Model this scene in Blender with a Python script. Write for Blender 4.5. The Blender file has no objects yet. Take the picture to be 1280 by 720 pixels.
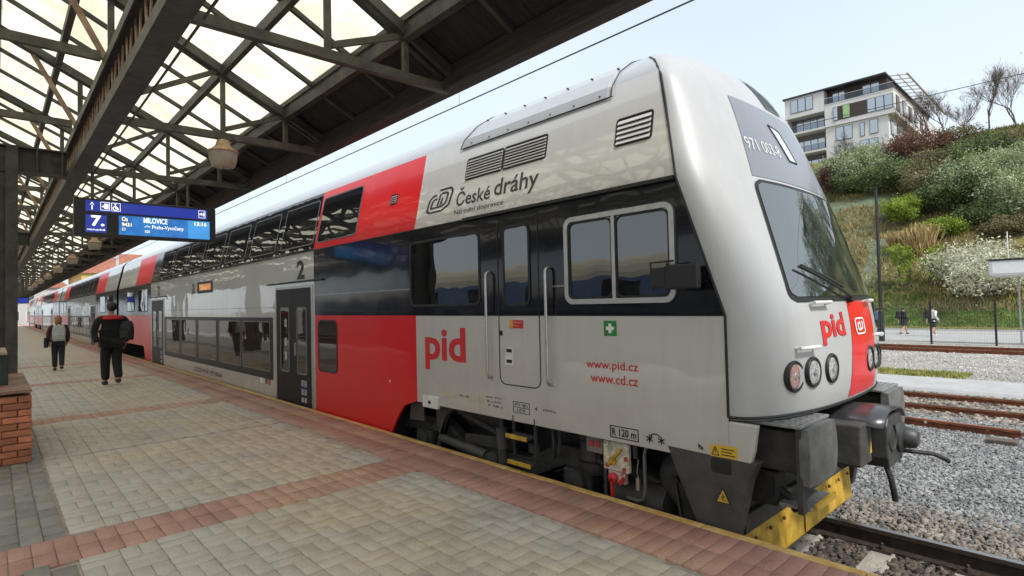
import bpy, bmesh, math, random
import numpy as np
from mathutils import Vector, Matrix
R = math.radians
SC = bpy.context.scene
COL = SC.collection
rnd = random.Random(7)

# ------------------------------------------------------------------ camera, sky, sun, exposure
yaw, pitch, roll = R(43.0994), R(1.5861), R(1.3)
fw = Vector((math.sin(yaw)*math.cos(pitch), math.cos(yaw)*math.cos(pitch), math.sin(pitch)))
hr = Vector((math.cos(yaw), -math.sin(yaw), 0)); up = hr.cross(fw)
cr = math.cos(roll)*hr - math.sin(roll)*up
cu = math.sin(roll)*hr + math.cos(roll)*up
cam = bpy.data.objects.new('camera', bpy.data.cameras.new('camera')); COL.objects.link(cam)
cam.data.sensor_width = 36; cam.data.lens = 19.547; cam.data.clip_end = 3000; cam.data.clip_start = .02
m = Matrix((cr, cu, -fw)).transposed().to_4x4(); m.translation = (0, 0, 1.6)
cam.matrix_world = m
SC.camera = cam

SUN_EL, SUN_AZ = R(50), R(197)          # azimuth clockwise from +Y
w = bpy.data.worlds.new('World'); SC.world = w; w.use_nodes = True
nt = w.node_tree; nt.nodes.clear()
out = nt.nodes.new('ShaderNodeOutputWorld'); bg = nt.nodes.new('ShaderNodeBackground')
sky = nt.nodes.new('ShaderNodeTexSky'); sky.sky_type = 'NISHITA'; sky.sun_disc = False
sky.sun_elevation = SUN_EL; sky.sun_rotation = SUN_AZ; sky.air_density = 1.0; sky.dust_density = 2.2; sky.ozone_density = 1.5
mixn = nt.nodes.new('ShaderNodeMix'); mixn.data_type = 'RGBA'
tc = nt.nodes.new('ShaderNodeTexCoord'); no = nt.nodes.new('ShaderNodeTexNoise'); ramp = nt.nodes.new('ShaderNodeValToRGB')
no.inputs['Scale'].default_value = 1.6; no.inputs['Detail'].default_value = 4; no.inputs['Roughness'].default_value = .45
ramp.color_ramp.elements[0].position = .25; ramp.color_ramp.elements[0].color = (.66,)*3+(1,)
ramp.color_ramp.elements[1].position = .75; ramp.color_ramp.elements[1].color = (.86,)*3+(1,)
nt.links.new(tc.outputs['Generated'], no.inputs['Vector']); nt.links.new(no.outputs['Fac'], ramp.inputs['Fac'])
nt.links.new(ramp.outputs['Color'], mixn.inputs['Factor'])
nt.links.new(sky.outputs['Color'], mixn.inputs['A']); mixn.inputs['B'].default_value = (4.75, 5.25, 5.65, 1)   # thin bright veil of cloud
nt.links.new(mixn.outputs['Result'], bg.inputs['Color']); bg.inputs['Strength'].default_value = .10
nt.links.new(bg.outputs['Background'], out.inputs['Surface'])
sl = bpy.data.lights.new('sun', 'SUN'); sl.energy = 2.0; sl.angle = R(9); sl.color = (1, .975, .94)
sun = bpy.data.objects.new('sun', sl); COL.objects.link(sun)
sd = Vector((math.sin(SUN_AZ)*math.cos(SUN_EL), math.cos(SUN_AZ)*math.cos(SUN_EL), math.sin(SUN_EL)))
sun.rotation_euler = sd.to_track_quat('Z', 'Y').to_euler(); sun.location = (20, -20, 40)
SC.view_settings.view_transform = 'Standard'; SC.view_settings.look = 'None'
SC.view_settings.gamma = 1; SC.view_settings.use_curve_mapping = False
SC.view_settings.exposure = 1.05
SC.render.engine = 'CYCLES'
SC.cycles.max_bounces = 8; SC.cycles.transmission_bounces = 4; SC.cycles.transparent_max_bounces = 12

# ------------------------------------------------------------------ materials
MATS = {}
def mat(name, col, rough=.5, metal=0., coat=0., var=.12, scale=6., col2=None, bump=0., bscale=40., coat_rough=.04, spec=.5, stretch=None, detail=4.0, island=0., emit=0., trans=0.):
    """Procedural paint/stone/metal: noise between two colours, optional per-piece tint and bump. World position."""
    if name in MATS: return MATS[name]
    M = bpy.data.materials.new(name); M.use_nodes = True; t = M.node_tree; N = t.nodes; L = t.links
    b = N['Principled BSDF']; b.inputs['Roughness'].default_value = rough; b.inputs['Metallic'].default_value = metal
    b.inputs['Coat Weight'].default_value = coat; b.inputs['Coat Roughness'].default_value = coat_rough
    b.inputs['Specular IOR Level'].default_value = spec
    g = N.new('ShaderNodeNewGeometry'); vec = g.outputs['Position']
    if stretch:
        mp = N.new('ShaderNodeMapping'); mp.inputs['Scale'].default_value = stretch; L.new(vec, mp.inputs['Vector']); vec = mp.outputs['Vector']
    n = N.new('ShaderNodeTexNoise'); n.inputs['Scale'].default_value = scale; n.inputs['Detail'].default_value = detail
    n.inputs['Roughness'].default_value = .6; L.new(vec, n.inputs['Vector'])
    c1 = [max(0, c*(1-var)) for c in col]; c2 = list(col2) if col2 else [min(1, c*(1+var)) for c in col]
    rp = N.new('ShaderNodeValToRGB'); rp.color_ramp.elements[0].position = .32; rp.color_ramp.elements[1].position = .68
    rp.color_ramp.elements[0].color = (*c1, 1); rp.color_ramp.elements[1].color = (*c2, 1)
    L.new(n.outputs['Fac'], rp.inputs['Fac']); cout = rp.outputs['Color']
    if island:
        oi = N.new('ShaderNodeObjectInfo'); ad = N.new('ShaderNodeMath'); ad.operation = 'ADD'
        L.new(oi.outputs['Random'], ad.inputs[0]); L.new(g.outputs['Random Per Island'], ad.inputs[1])
        fr = N.new('ShaderNodeMath'); fr.operation = 'FRACT'; L.new(ad.outputs[0], fr.inputs[0])
        mr = N.new('ShaderNodeMapRange'); mr.inputs['To Min'].default_value = 1-island; mr.inputs['To Max'].default_value = 1+island
        L.new(fr.outputs[0], mr.inputs['Value'])
        hs = N.new('ShaderNodeHueSaturation'); L.new(mr.outputs[0], hs.inputs['Value']); L.new(cout, hs.inputs['Color']); cout = hs.outputs['Color']
    L.new(cout, b.inputs['Base Color'])
    if emit:
        L.new(cout, b.inputs['Emission Color']); b.inputs['Emission Strength'].default_value = emit
    if bump:
        n2 = N.new('ShaderNodeTexNoise'); n2.inputs['Scale'].default_value = bscale; n2.inputs['Detail'].default_value = 3
        L.new(vec, n2.inputs['Vector'])
        bp = N.new('ShaderNodeBump'); bp.inputs['Strength'].default_value = bump; bp.inputs['Distance'].default_value = .02
        L.new(n2.outputs['Fac'], bp.inputs['Height']); L.new(bp.outputs['Normal'], b.inputs['Normal'])
        if coat: L.new(bp.outputs['Normal'], b.inputs['Coat Normal'])
    if trans:
        tr = N.new('ShaderNodeBsdfTranslucent'); L.new(cout, tr.inputs['Color']); ms = N.new('ShaderNodeMixShader'); ms.inputs[0].default_value = trans
        L.new(b.outputs[0], ms.inputs[1]); L.new(tr.outputs[0], ms.inputs[2]); L.new(ms.outputs[0], N['Material Output'].inputs['Surface'])
    MATS[name] = M
    return M

def paint(name, col, rough=.22, dirt=.5, wob=.10, coat=.6, metal=0., spec=.5):
    """Coach paint: clear coat, faint ripple of the panels, vertical dirt streaks and a dusty film."""
    if name in MATS: return MATS[name]
    M = bpy.data.materials.new(name); M.use_nodes = True; t = M.node_tree; N = t.nodes; L = t.links; b = N['Principled BSDF']
    g = N.new('ShaderNodeNewGeometry')
    mp = N.new('ShaderNodeMapping'); mp.inputs['Scale'].default_value = (6, 6, .5); L.new(g.outputs['Position'], mp.inputs['Vector'])
    n = N.new('ShaderNodeTexNoise'); n.inputs['Scale'].default_value = 1.6; n.inputs['Detail'].default_value = 6; n.inputs['Roughness'].default_value = .65; L.new(mp.outputs[0], n.inputs['Vector'])
    n3 = N.new('ShaderNodeTexNoise'); n3.inputs['Scale'].default_value = 1.3; n3.inputs['Detail'].default_value = 5; L.new(g.outputs['Position'], n3.inputs['Vector'])
    mu = N.new('ShaderNodeMath'); mu.operation = 'MULTIPLY'; L.new(n.outputs['Fac'], mu.inputs[0]); L.new(n3.outputs['Fac'], mu.inputs[1])
    mr = N.new('ShaderNodeMapRange'); mr.inputs['From Min'].default_value = .2; mr.inputs['From Max'].default_value = .42; mr.inputs['To Max'].default_value = dirt
    L.new(mu.outputs[0], mr.inputs['Value'])
    mx = N.new('ShaderNodeMix'); mx.data_type = 'RGBA'; mx.inputs['A'].default_value = (*col, 1)
    lum = sum(col)/3; mx.inputs['B'].default_value = (*[c*.72+.28*d for c, d in zip(col, (.16, .14, .11))], 1)
    L.new(mr.outputs[0], mx.inputs['Factor'])
    sz = N.new('ShaderNodeSeparateXYZ'); L.new(g.outputs['Position'], sz.inputs[0])
    n5 = N.new('ShaderNodeTexNoise'); n5.inputs['Scale'].default_value = 3.5; n5.inputs['Detail'].default_value = 7; n5.inputs['Roughness'].default_value = .7; L.new(g.outputs['Position'], n5.inputs['Vector'])
    hz = N.new('ShaderNodeMapRange'); hz.inputs['From Min'].default_value = 1.15; hz.inputs['From Max'].default_value = .35; L.new(sz.outputs['Z'], hz.inputs['Value'])
    dz = N.new('ShaderNodeMath'); dz.operation = 'MULTIPLY'; L.new(n5.outputs['Fac'], dz.inputs[0]); L.new(hz.outputs[0], dz.inputs[1])
    d2 = N.new('ShaderNodeMath'); d2.operation = 'MULTIPLY'; d2.inputs[1].default_value = min(.6, dirt*1.5); L.new(dz.outputs[0], d2.inputs[0])
    mz = N.new('ShaderNodeMix'); mz.data_type = 'RGBA'; L.new(d2.outputs[0], mz.inputs['Factor']); L.new(mx.outputs['Result'], mz.inputs['A']); mz.inputs['B'].default_value = (.20,.165,.125,1)
    L.new(mz.outputs['Result'], b.inputs['Base Color']); b.inputs['Specular IOR Level'].default_value = spec
    mr2 = N.new('ShaderNodeMapRange'); mr2.inputs['To Min'].default_value = rough; mr2.inputs['To Max'].default_value = rough+.3; L.new(mr.outputs[0], mr2.inputs['Value']); L.new(mr2.outputs[0], b.inputs['Roughness'])
    b.inputs['Coat Weight'].default_value = coat; b.inputs['Coat Roughness'].default_value = .03; b.inputs['Coat IOR'].default_value = 1.65; b.inputs['Metallic'].default_value = metal
    n2 = N.new('ShaderNodeTexNoise'); n2.inputs['Scale'].default_value = 2.2; n2.inputs['Detail'].default_value = 1; L.new(g.outputs['Position'], n2.inputs['Vector'])
    bp = N.new('ShaderNodeBump'); bp.inputs['Strength'].default_value = wob; bp.inputs['Distance'].default_value = .05
    L.new(n2.outputs['Fac'], bp.inputs['Height']); L.new(bp.outputs['Normal'], b.inputs['Normal']); L.new(bp.outputs['Normal'], b.inputs['Coat Normal'])
    MATS[name] = M; return M

def glassmat(name, tint, alpha, rough=.02, ior=1.5):
    """Tinted window glass: part see-through, part mirror."""
    if name in MATS: return MATS[name]
    M = bpy.data.materials.new(name); M.use_nodes = True; t = M.node_tree; N = t.nodes; L = t.links; N.remove(N['Principled BSDF'])
    fr = N.new('ShaderNodeFresnel'); fr.inputs['IOR'].default_value = ior
    g = N.new('ShaderNodeNewGeometry'); n2 = N.new('ShaderNodeTexNoise'); n2.inputs['Scale'].default_value = 1.7; n2.inputs['Detail'].default_value = 1; L.new(g.outputs['Position'], n2.inputs['Vector'])
    bp = N.new('ShaderNodeBump'); bp.inputs['Strength'].default_value = .06; bp.inputs['Distance'].default_value = .05; L.new(n2.outputs['Fac'], bp.inputs['Height'])
    gl = N.new('ShaderNodeBsdfGlossy'); gl.inputs['Roughness'].default_value = rough; gl.inputs['Color'].default_value = (.95, .97, 1, 1); L.new(bp.outputs['Normal'], gl.inputs['Normal'])
    tr = N.new('ShaderNodeBsdfTransparent'); tr.inputs['Color'].default_value = (*[alpha*c for c in tint], 1)
    ms = N.new('ShaderNodeMixShader'); L.new(fr.outputs[0], ms.inputs[0]); L.new(tr.outputs[0], ms.inputs[1]); L.new(gl.outputs[0], ms.inputs[2]); L.new(ms.outputs[0], N['Material Output'].inputs['Surface'])
    MATS[name] = M; return M

# ------------------------------------------------------------------ mesh building
class MB:
    def __init__(s): s.v = []; s.f = []; s.m = []
    def add(s, vs, fs, mi=0):
        o = len(s.v); s.v += [tuple(v) for v in vs]; s.f += [[i+o for i in f] for f in fs]; s.m += [mi]*len(fs); return s
    def box(s, x0, x1, y0, y1, z0, z1, mi=0):
        return s.add([(x0,y0,z0),(x1,y0,z0),(x1,y1,z0),(x0,y1,z0),(x0,y0,z1),(x1,y0,z1),(x1,y1,z1),(x0,y1,z1)],
                     [(3,2,1,0),(4,5,6,7),(0,1,5,4),(1,2,6,5),(2,3,7,6),(3,0,4,7)], mi)
    def bar(s, a, b, wd, ht, upv=(0,0,1), mi=0):
        a = Vector(a); b = Vector(b); d = (b-a).normalized(); u = Vector(upv)
        if abs(d.dot(u)) > .98: u = Vector((1,0,0))
        r = d.cross(u).normalized(); u = r.cross(d); r *= wd/2; u *= ht/2
        vs = [a-r-u, a+r-u, a+r+u, a-r+u, b-r-u, b+r-u, b+r+u, b-r+u]
        return s.add(vs, [(0,1,2,3),(7,6,5,4),(4,5,1,0),(5,6,2,1),(6,7,3,2),(7,4,0,3)], mi)
    def tube(s, pts, r, n=10, cap=True, mi=0):
        pts = [Vector(p) for p in pts]; rr = r if isinstance(r, (list, tuple)) else [r]*len(pts)
        vs = []; prev = None
        for i, p in enumerate(pts):
            d = (pts[min(i+1, len(pts)-1)]-pts[max(i-1, 0)]).normalized()
            if prev is None:
                u = Vector((0,0,1)) if abs(d.z) < .9 else Vector((1,0,0)); a = d.cross(u).normalized()
            else:
                a = (prev-d*prev.dot(d)); a = a.normalized() if a.length > 1e-6 else d.orthogonal().normalized()
            prev = a; b = d.cross(a)
            vs += [p+(a*math.cos(2*math.pi*k/n)+b*math.sin(2*math.pi*k/n))*rr[i] for k in range(n)]
        fs = [[i*n+k, i*n+(k+1)%n, (i+1)*n+(k+1)%n, (i+1)*n+k] for i in range(len(pts)-1) for k in range(n)]
        if cap: fs += [list(range(n-1,-1,-1)), list(range((len(pts)-1)*n, len(pts)*n))]
        return s.add(vs, fs, mi)
    def lathe(s, prof, c, axis='z', n=20, mi=0):
        """prof: list of (radius, along)"""
        c = Vector(c); vs = []
        for r, h in prof:
            for k in range(n):
                a = 2*math.pi*k/n; x, y = r*math.cos(a), r*math.sin(a)
                vs.append(c+Vector({'z': (x,y,h), 'x': (h,x,y), 'y': (x,h,y)}[axis]))
        fs = [[i*n+k, i*n+(k+1)%n, (i+1)*n+(k+1)%n, (i+1)*n+k] for i in range(len(prof)-1) for k in range(n)]
        if prof[0][0] > 1e-5: fs.append(list(range(n)))
        if prof[-1][0] > 1e-5: fs.append(list(range((len(prof)-1)*n, len(prof)*n)))
        return s.add(vs, fs, mi)
    def prism(s, poly, a0, a1, axis='x', mi=0):
        """poly in the plane across axis: x->(y,z), y->(x,z), z->(x,y)"""
        def P(p, a): return {'x': (a,p[0],p[1]), 'y': (p[0],a,p[1]), 'z': (p[0],p[1],a)}[axis]
        n = len(poly); vs = [P(p, a0) for p in poly]+[P(p, a1) for p in poly]
        return s.add(vs, [list(range(n))[::-1], list(range(n, 2*n))]+[[i, (i+1)%n, n+(i+1)%n, n+i] for i in range(n)], mi)
    def ring(s, outer, inner, a0, a1, axis='x', mi=0):
        def P(p, a): return {'x': (a,p[0],p[1]), 'y': (p[0],a,p[1]), 'z': (p[0],p[1],a)}[axis]
        n = len(outer); vs = [P(p,a0) for p in outer]+[P(p,a0) for p in inner]+[P(p,a1) for p in outer]+[P(p,a1) for p in inner]
        fs = []
        for i in range(n):
            j = (i+1)%n
            fs += [[i,j,n+j,n+i],[2*n+i,3*n+i,3*n+j,2*n+j],[i,2*n+i,2*n+j,j],[n+i,n+j,3*n+j,3*n+i]]
        return s.add(vs, fs, mi)
    def build(s, name, mats, parent=None, smooth=False, bev=0., fix=True):
        me = bpy.data.meshes.new(name); off = ORG.get(parent.name, Vector((0,0,0))) if parent else Vector((0,0,0))
        me.from_pydata([Vector(v)-off for v in s.v], [], s.f)
        for M in (mats if isinstance(mats, (list, tuple)) else [mats]): me.materials.append(M)
        if any(s.m): me.polygons.foreach_set('material_index', s.m)
        if fix:
            bm = bmesh.new(); bm.from_mesh(me); bmesh.ops.recalc_face_normals(bm, faces=bm.faces); bm.to_mesh(me); bm.free()
        return link(name, me, parent, smooth, bev)
ORG = {}
def link(name, me, parent=None, smooth=False, bev=0.):
    o = bpy.data.objects.new(name, me); COL.objects.link(o)
    if parent:
        o.parent = parent; ORG[o.name] = ORG.get(parent.name, Vector((0,0,0)))
    if smooth:
        me.polygons.foreach_set('use_smooth', [True]*len(me.polygons))
        try: me.set_sharp_from_angle(angle=R(38))
        except Exception: pass
    if bev:
        md = o.modifiers.new('bevel', 'BEVEL'); md.width = bev; md.segments = 2; md.limit_method = 'ANGLE'; md.angle_limit = R(35)
    return o
def tag(o, label=None, cat=None, group=None, kind=None):
    if label: o['label'] = label
    if cat: o['category'] = cat
    if group: o['group'] = group
    if kind: o['kind'] = kind
    return o
def thing(name, loc, label, cat, group=None):
    o = bpy.data.objects.new(name, None); COL.objects.link(o); o.location = loc; o.empty_display_size = .2
    ORG[o.name] = Vector(loc)
    return tag(o, label, cat, group)
def np_mesh(name, V, F, mats, parent=None, smooth=False, mi=None):
    """fast mesh from numpy arrays; F is (n,3) or (n,4)"""
    me = bpy.data.meshes.new(name); V = np.asarray(V, dtype=np.float32); F = np.asarray(F, dtype=np.int32)
    k = F.shape[1]; me.vertices.add(len(V)); me.vertices.foreach_set('co', V.ravel())
    me.loops.add(F.size); me.loops.foreach_set('vertex_index', F.ravel())
    me.polygons.add(len(F)); me.polygons.foreach_set('loop_start', np.arange(0, F.size, k, dtype=np.int32))
    try: me.polygons.foreach_set('loop_total', np.full(len(F), k, dtype=np.int32))
    except Exception: pass
    for M in (mats if isinstance(mats, (list, tuple)) else [mats]): me.materials.append(M)
    if mi is not None: me.polygons.foreach_set('material_index', np.asarray(mi, dtype=np.int32))
    me.update(calc_edges=True); me.validate()
    return link(name, me, parent, smooth)
def rrect(y0, y1, z0, z1, r, n=5):
    pts = []
    for cx, cz, a0 in ((y1-r, z1-r, 0), (y0+r, z1-r, 90), (y0+r, z0+r, 180), (y1-r, z0+r, 270)):
        for k in range(n+1):
            a = R(a0+90*k/n); pts.append((cx+r*math.cos(a), cz+r*math.sin(a)))
    return pts
_tc = {}
def text_geo(s, bold=0.):
    key = (s, bold)
    if key in _tc: return _tc[key]
    cv = bpy.data.curves.new('t', 'FONT'); cv.body = s; cv.resolution_u = 3; cv.offset = bold
    ob = bpy.data.objects.new('t', cv); COL.objects.link(ob); bpy.context.view_layer.update()
    me = ob.to_mesh(); V = np.array([v.co[:2] for v in me.vertices]).reshape(-1, 2); Fs = [list(p.vertices) for p in me.polygons]
    ob.to_mesh_clear(); bpy.data.objects.remove(ob); bpy.data.curves.remove(cv)
    V = V-V.min(0); _tc[key] = (V, Fs, V.max(0)); return _tc[key]
def text_on(mb, s, mapf, a0, a1, b0, b1, bold=0., mi=0):
    """fit string s into the box (a0..a1, b0..b1) of a surface; mapf(a,b)->xyz"""
    V, Fs, mx = text_geo(s, bold)
    return mb.add([mapf(a0+(a1-a0)*x/mx[0], b0+(b1-b0)*y/mx[1]) for x, y in V], Fs, mi)
def copy_tree(o, parent=None):
    c = o.copy(); COL.objects.link(c); c.parent = parent
    ORG[c.name] = ORG.get(parent.name, Vector((0,0,0))) if parent else Vector(c.location)
    for ch in list(o.children): copy_tree(ch, c)
    return c
# ------------------------------------------------------------------ the ground, the bank, the tracks
def strip(name, prof, y0, y1, M, ny=1, label=None):
    mb = MB(); n = len(prof)
    for j in range(ny+1):
        y = y0+(y1-y0)*j/ny; mb.v += [(x, y, z) for x, z in prof]
    mb.f = [[j*n+i, j*n+i+1, (j+1)*n+i+1, (j+1)*n+i] for j in range(ny) for i in range(n-1)]; mb.m = [0]*len(mb.f)
    return tag(mb.build(name, M), kind='structure')
M_soil = mat('gravel soil', (.27, .255, .23), .95, var=.25, scale=1.2, bump=.9, bscale=60, col2=(.37, .35, .315), detail=8)
strip('ground', [(-900,-.82),(3.0,-.82),(6.6,-.80),(8.2,-.66),(31.2,-.64),(37.2,-.98),(48,-.98),(52,-1.6),(900,-1.6)], -900, 900, M_soil)
M_asph = mat('old asphalt path', (.36, .355, .35), .9, var=.12, scale=2.5, bump=.3, bscale=120, detail=8)
strip('service_path', [(15.95,-.655),(16.0,-.60),(18.15,-.60),(18.2,-.655)], -60, 160, M_asph)
M_conc = mat('pale footway', (.34, .335, .325), .9, var=.08, scale=2, bump=.2, bscale=90)
strip('footway', [(37.9,-1.0),(38.0,-.93),(47.6,-.93),(47.7,-1.0)], -90, 160, M_conc)
M_kerb = mat('kerb stone', (.42, .41, .39), .85, var=.15, scale=9)
strip('footway_kerb', [(47.7,-1.02),(47.7,-.83),(47.95,-.83),(47.95,-1.02)], -90, 160, M_kerb)

def vnoise(x, y, s, seed=0):
    """smooth value noise, numpy"""
    x = np.asarray(x)/s; y = np.asarray(y)/s; xi = np.floor(x).astype(int); yi = np.floor(y).astype(int); fx = x-xi; fy = y-yi
    fx = fx*fx*(3-2*fx); fy = fy*fy*(3-2*fy)
    def h(a, b): return np.modf(np.abs(np.sin(a*127.1+b*311.7+seed*74.7)*43758.5453))[0]
    return (h(xi,yi)*(1-fx)+h(xi+1,yi)*fx)*(1-fy)+(h(xi,yi+1)*(1-fx)+h(xi+1,yi+1)*fx)*fy
def hill_z(x, y):
    x = np.asarray(x, float); y = np.asarray(y, float)
    z = np.where(x < 81, -.95+.62*(x-48), 19.5+.10*(x-81))
    z = np.where(x < 48.4, -.93, z)
    a = np.clip((x-48.5)/8, 0, 1)
    return z+a*((vnoise(x,y,6,1)-.5)*1.1+(vnoise(x,y,2,2)-.5)*.35)
def hill_mat():
    M = bpy.data.materials.new('bank turf'); M.use_nodes = True; t = M.node_tree; N = t.nodes; L = t.links; b = N['Principled BSDF']; b.inputs['Roughness'].default_value = .95; b.inputs['Specular IOR Level'].default_value = .1
    g = N.new('ShaderNodeNewGeometry')
    def noise(s, d=6):
        n = N.new('ShaderNodeTexNoise'); n.inputs['Scale'].default_value = s; n.inputs['Detail'].default_value = d; n.inputs['Roughness'].default_value = .65; L.new(g.outputs['Position'], n.inputs['Vector']); return n.outputs['Fac']
    def ramp(f, *st):
        r = N.new('ShaderNodeValToRGB'); el = r.color_ramp.elements
        while len(el) < len(st): el.new(.5)
        for e, (p, c) in zip(el, st): e.position = p; e.color = (*c, 1)
        L.new(f, r.inputs['Fac']); return r.outputs['Color']
    def mix(f, a, bb):
        m = N.new('ShaderNodeMix'); m.data_type = 'RGBA'; L.new(f, m.inputs['Factor']); L.new(a, m.inputs['A']); L.new(bb, m.inputs['B']); return m.outputs['Result']
    base = ramp(noise(.35), (.3, (.10,.13,.035)), (.45, (.19,.19,.06)), (.58, (.26,.21,.085)), (.72, (.20,.145,.085)))
    fine = ramp(noise(3.5, 8), (.3, (.075,.085,.03)), (.55, (.22,.20,.08)), (.75, (.32,.25,.12)))
    sp = N.new('ShaderNodeSeparateXYZ'); L.new(g.outputs['Position'], sp.inputs[0])
    col = mix(ramp(noise(1.1), (.35,(0,0,0)), (.7,(1,1,1))), base, fine)
    # geotextile netting on the far part of the bank
    my = N.new('ShaderNodeMapRange'); my.inputs['From Min'].default_value = 12.6; my.inputs['From Max'].default_value = 14.0; L.new(sp.outputs['Y'], my.inputs['Value'])
    mx2 = N.new('ShaderNodeMapRange'); mx2.inputs['From Min'].default_value = 70; mx2.inputs['From Max'].default_value = 68; L.new(sp.outputs['X'], mx2.inputs['Value'])
    mm = N.new('ShaderNodeMath'); mm.operation = 'MULTIPLY'; L.new(my.outputs[0], mm.inputs[0]); L.new(mx2.outputs[0], mm.inputs[1])
    net = ramp(noise(2.2, 8), (.3, (.10,.145,.105)), (.6, (.19,.235,.17)), (.75, (.26,.26,.17)))
    m3 = N.new('ShaderNodeMath'); m3.operation = 'MULTIPLY'; m3.inputs[1].default_value = .8; L.new(mm.outputs[0], m3.inputs[0])
    L.new(mix(m3.outputs[0], col, net), b.inputs['Base Color'])
    bp = N.new('ShaderNodeBump'); bp.inputs['Strength'].default_value = 1; bp.inputs['Distance'].default_value = .3; L.new(noise(5, 8), bp.inputs['Height']); L.new(bp.outputs['Normal'], b.inputs['Normal'])
    return M
hx = np.concatenate([np.linspace(48, 95, 110), np.linspace(97, 260, 30)]); hy = np.concatenate([np.linspace(-160, -24, 30), np.linspace(-22, 60, 160), np.linspace(63, 300, 30)])
gx, gy = np.meshgrid(hx, hy); gz = hill_z(gx, gy); nx = len(hx)
V = np.stack([gx, gy, gz], -1).reshape(-1, 3)
F = np.array([(j*nx+i, j*nx+i+1, (j+1)*nx+i+1, (j+1)*nx+i) for j in range(len(hy)-1) for i in range(nx-1)])
tag(np_mesh('hillside', V, F, hill_mat(), smooth=True), kind='structure')

# rails and sleepers
M_railside = mat('rusty rail', (.10, .055, .035), .8, metal=.2, var=.35, scale=14, bump=.4, bscale=50)
M_railtop = mat('polished rail head', (.42, .41, .40), .28, metal=1., var=.1, scale=20, stretch=(8, .3, 8))
M_sleeper = mat('concrete sleeper', (.30, .27, .23), .92, var=.3, scale=5, bump=.5, bscale=50)
M_wood = mat('creosoted timber sleeper', (.16, .10, .065), .9, var=.35, scale=4, bump=.5, bscale=30, stretch=(1, 6, 6))
M_rust = mat('red rust', (.20, .065, .03), .85, var=.4, scale=9, bump=.4, bscale=60)
M_steel = mat('dark fastening steel', (.07, .05, .04), .7, metal=.5, var=.3, scale=20)
def rail_poly(x, zt, h=.16):
    return [(x-.036,zt),(x+.036,zt),(x+.036,zt-.035),(x+.009,zt-.05),(x+.009,zt-h+.022),(x+.07,zt-h+.008),(x+.07,zt-h),(x-.07,zt-h),(x-.07,zt-h+.008),(x-.009,zt-h+.022),(x-.009,zt-.05),(x-.036,zt-.035)]
def rail(x, zt, y0, y1, M, top=True, parent=None):
    mb = MB(); mb.prism(rail_poly(x, zt), y0, y1, 'y')
    r = mb.build('rail', M, parent)
    if top: MB().box(x-.030, x+.030, y0, y1, zt-.002, zt+.003).build('running_surface', M_railtop, r)
    return r
def track(xc, zt, y0, y1, sleeper, label, ys0, ys1, group, pitch=.6, top=True, rustm=None, slen=1.25):
    t = thing('railway_track', (xc, 0, zt-.3), label, 'railway track', group)
    for sx in (-.75, .75): rail(xc+sx, zt, y0, y1, rustm or M_railside, top, t)
    proto = None; y = ys0; k = 0
    while y < ys1:
        if proto is None:
            mb = MB(); mb.prism([(-.12,-.17),(.12,-.17),(.105,-.02),(.08,0),(-.08,0),(-.105,-.02)], -slen, slen, 'x')
            mb.v = [(v[0]+xc, v[1]+y, v[2]+zt-.165) for v in mb.v]
            s = mb.build('sleeper', sleeper, t); ref = y; proto = s
            for sx in (-.75, .75):
                f = MB()
                f.box(xc+sx-.13, xc+sx+.13, y-.07, y+.07, zt-.166, zt-.140)
                for q in (-.1, .1):
                    f.lathe([(.026,-.145),(.026,-.11),(.013,-.108),(.013,-.085),(.008,-.08)], (xc+sx+q, y, zt), n=6)
                f.build('fastening', M_steel, s)
        else:
            c = proto.copy(); COL.objects.link(c); c.location.y += y-ref; c.rotation_euler.z = rnd.uniform(-.01, .01)
            c.rotation_euler.z = 0
            for ch in proto.children:
                d = ch.copy(); COL.objects.link(d); d.parent = c
        y += pitch
    return t
track(5.16, -.53, -14, 120, M_sleeper, 'bright-topped track with concrete sleepers that the train stands on', -5.75, 9, None, rustm=mat('dark greasy rail', (.045, .034, .028), .6, metal=.3, var=.35, scale=14, bump=.3, bscale=50))
track(13.9, -.52, -60, 160, M_wood, 'rusty track with timber sleepers beyond the grey gravel', -5.0, 8, None, rustm=M_rust)
track(27.3, -.50, -60, 160, M_wood, 'rusty track running close to the mesh fence', -6, 12, None, rustm=M_rust)
# loose rail lying by the second track
g = thing('spare_rail', (11.45, 0, -.66), 'long rust-red rail lying loose on the gravel beside the second track', 'rail')
mb = MB(); pl = rail_poly(0, 0, .15)
for (xa, ya), (xb, yb) in (((11.36,.96),(11.5,2.6)), ((11.5,2.6),(11.58,9))):
    n = len(pl); mb.v += [(xa+p[0], ya, -.50+p[1]) for p in pl]+[(xb+p[0], yb, -.50+p[1]) for p in pl]
    o = len(mb.v)-2*n; mb.f += [[o+i, o+(i+1)%n, o+n+(i+1)%n, o+n+i] for i in range(n)]+[[o+i for i in range(n)], [o+n+i for i in range(n)]]
mb.m = [0]*len(mb.f); mb.build('rail_bar', M_rust, g)
mb = MB(); mb.box(11.62, 11.70, .6, 9, -.66, -.58); mb.build('rail_bar', mat('brown rail bar', (.11,.06,.04), .85, var=.4, scale=10), g)
for yb in (1.35, 2.15, 2.95, 3.7):
    MB().lathe([(.02,0),(.02,.012)], (11.45-.042 + (yb-2)*.04, yb, -.545), 'x', n=8).build('bolt', mat('pale bolt', (.5,.47,.42), .5), g)
tb = MB(); tb.box(10.75, 10.95, .95, 1.30, -.69, -.56); tag(tb.build('timber_block', mat('weathered timber block', (.10,.075,.06), .9, var=.3, scale=12, bump=.4), bev=.012), 'small dark timber block lying on the gravel at the end of the loose rail', 'timber block')

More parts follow.
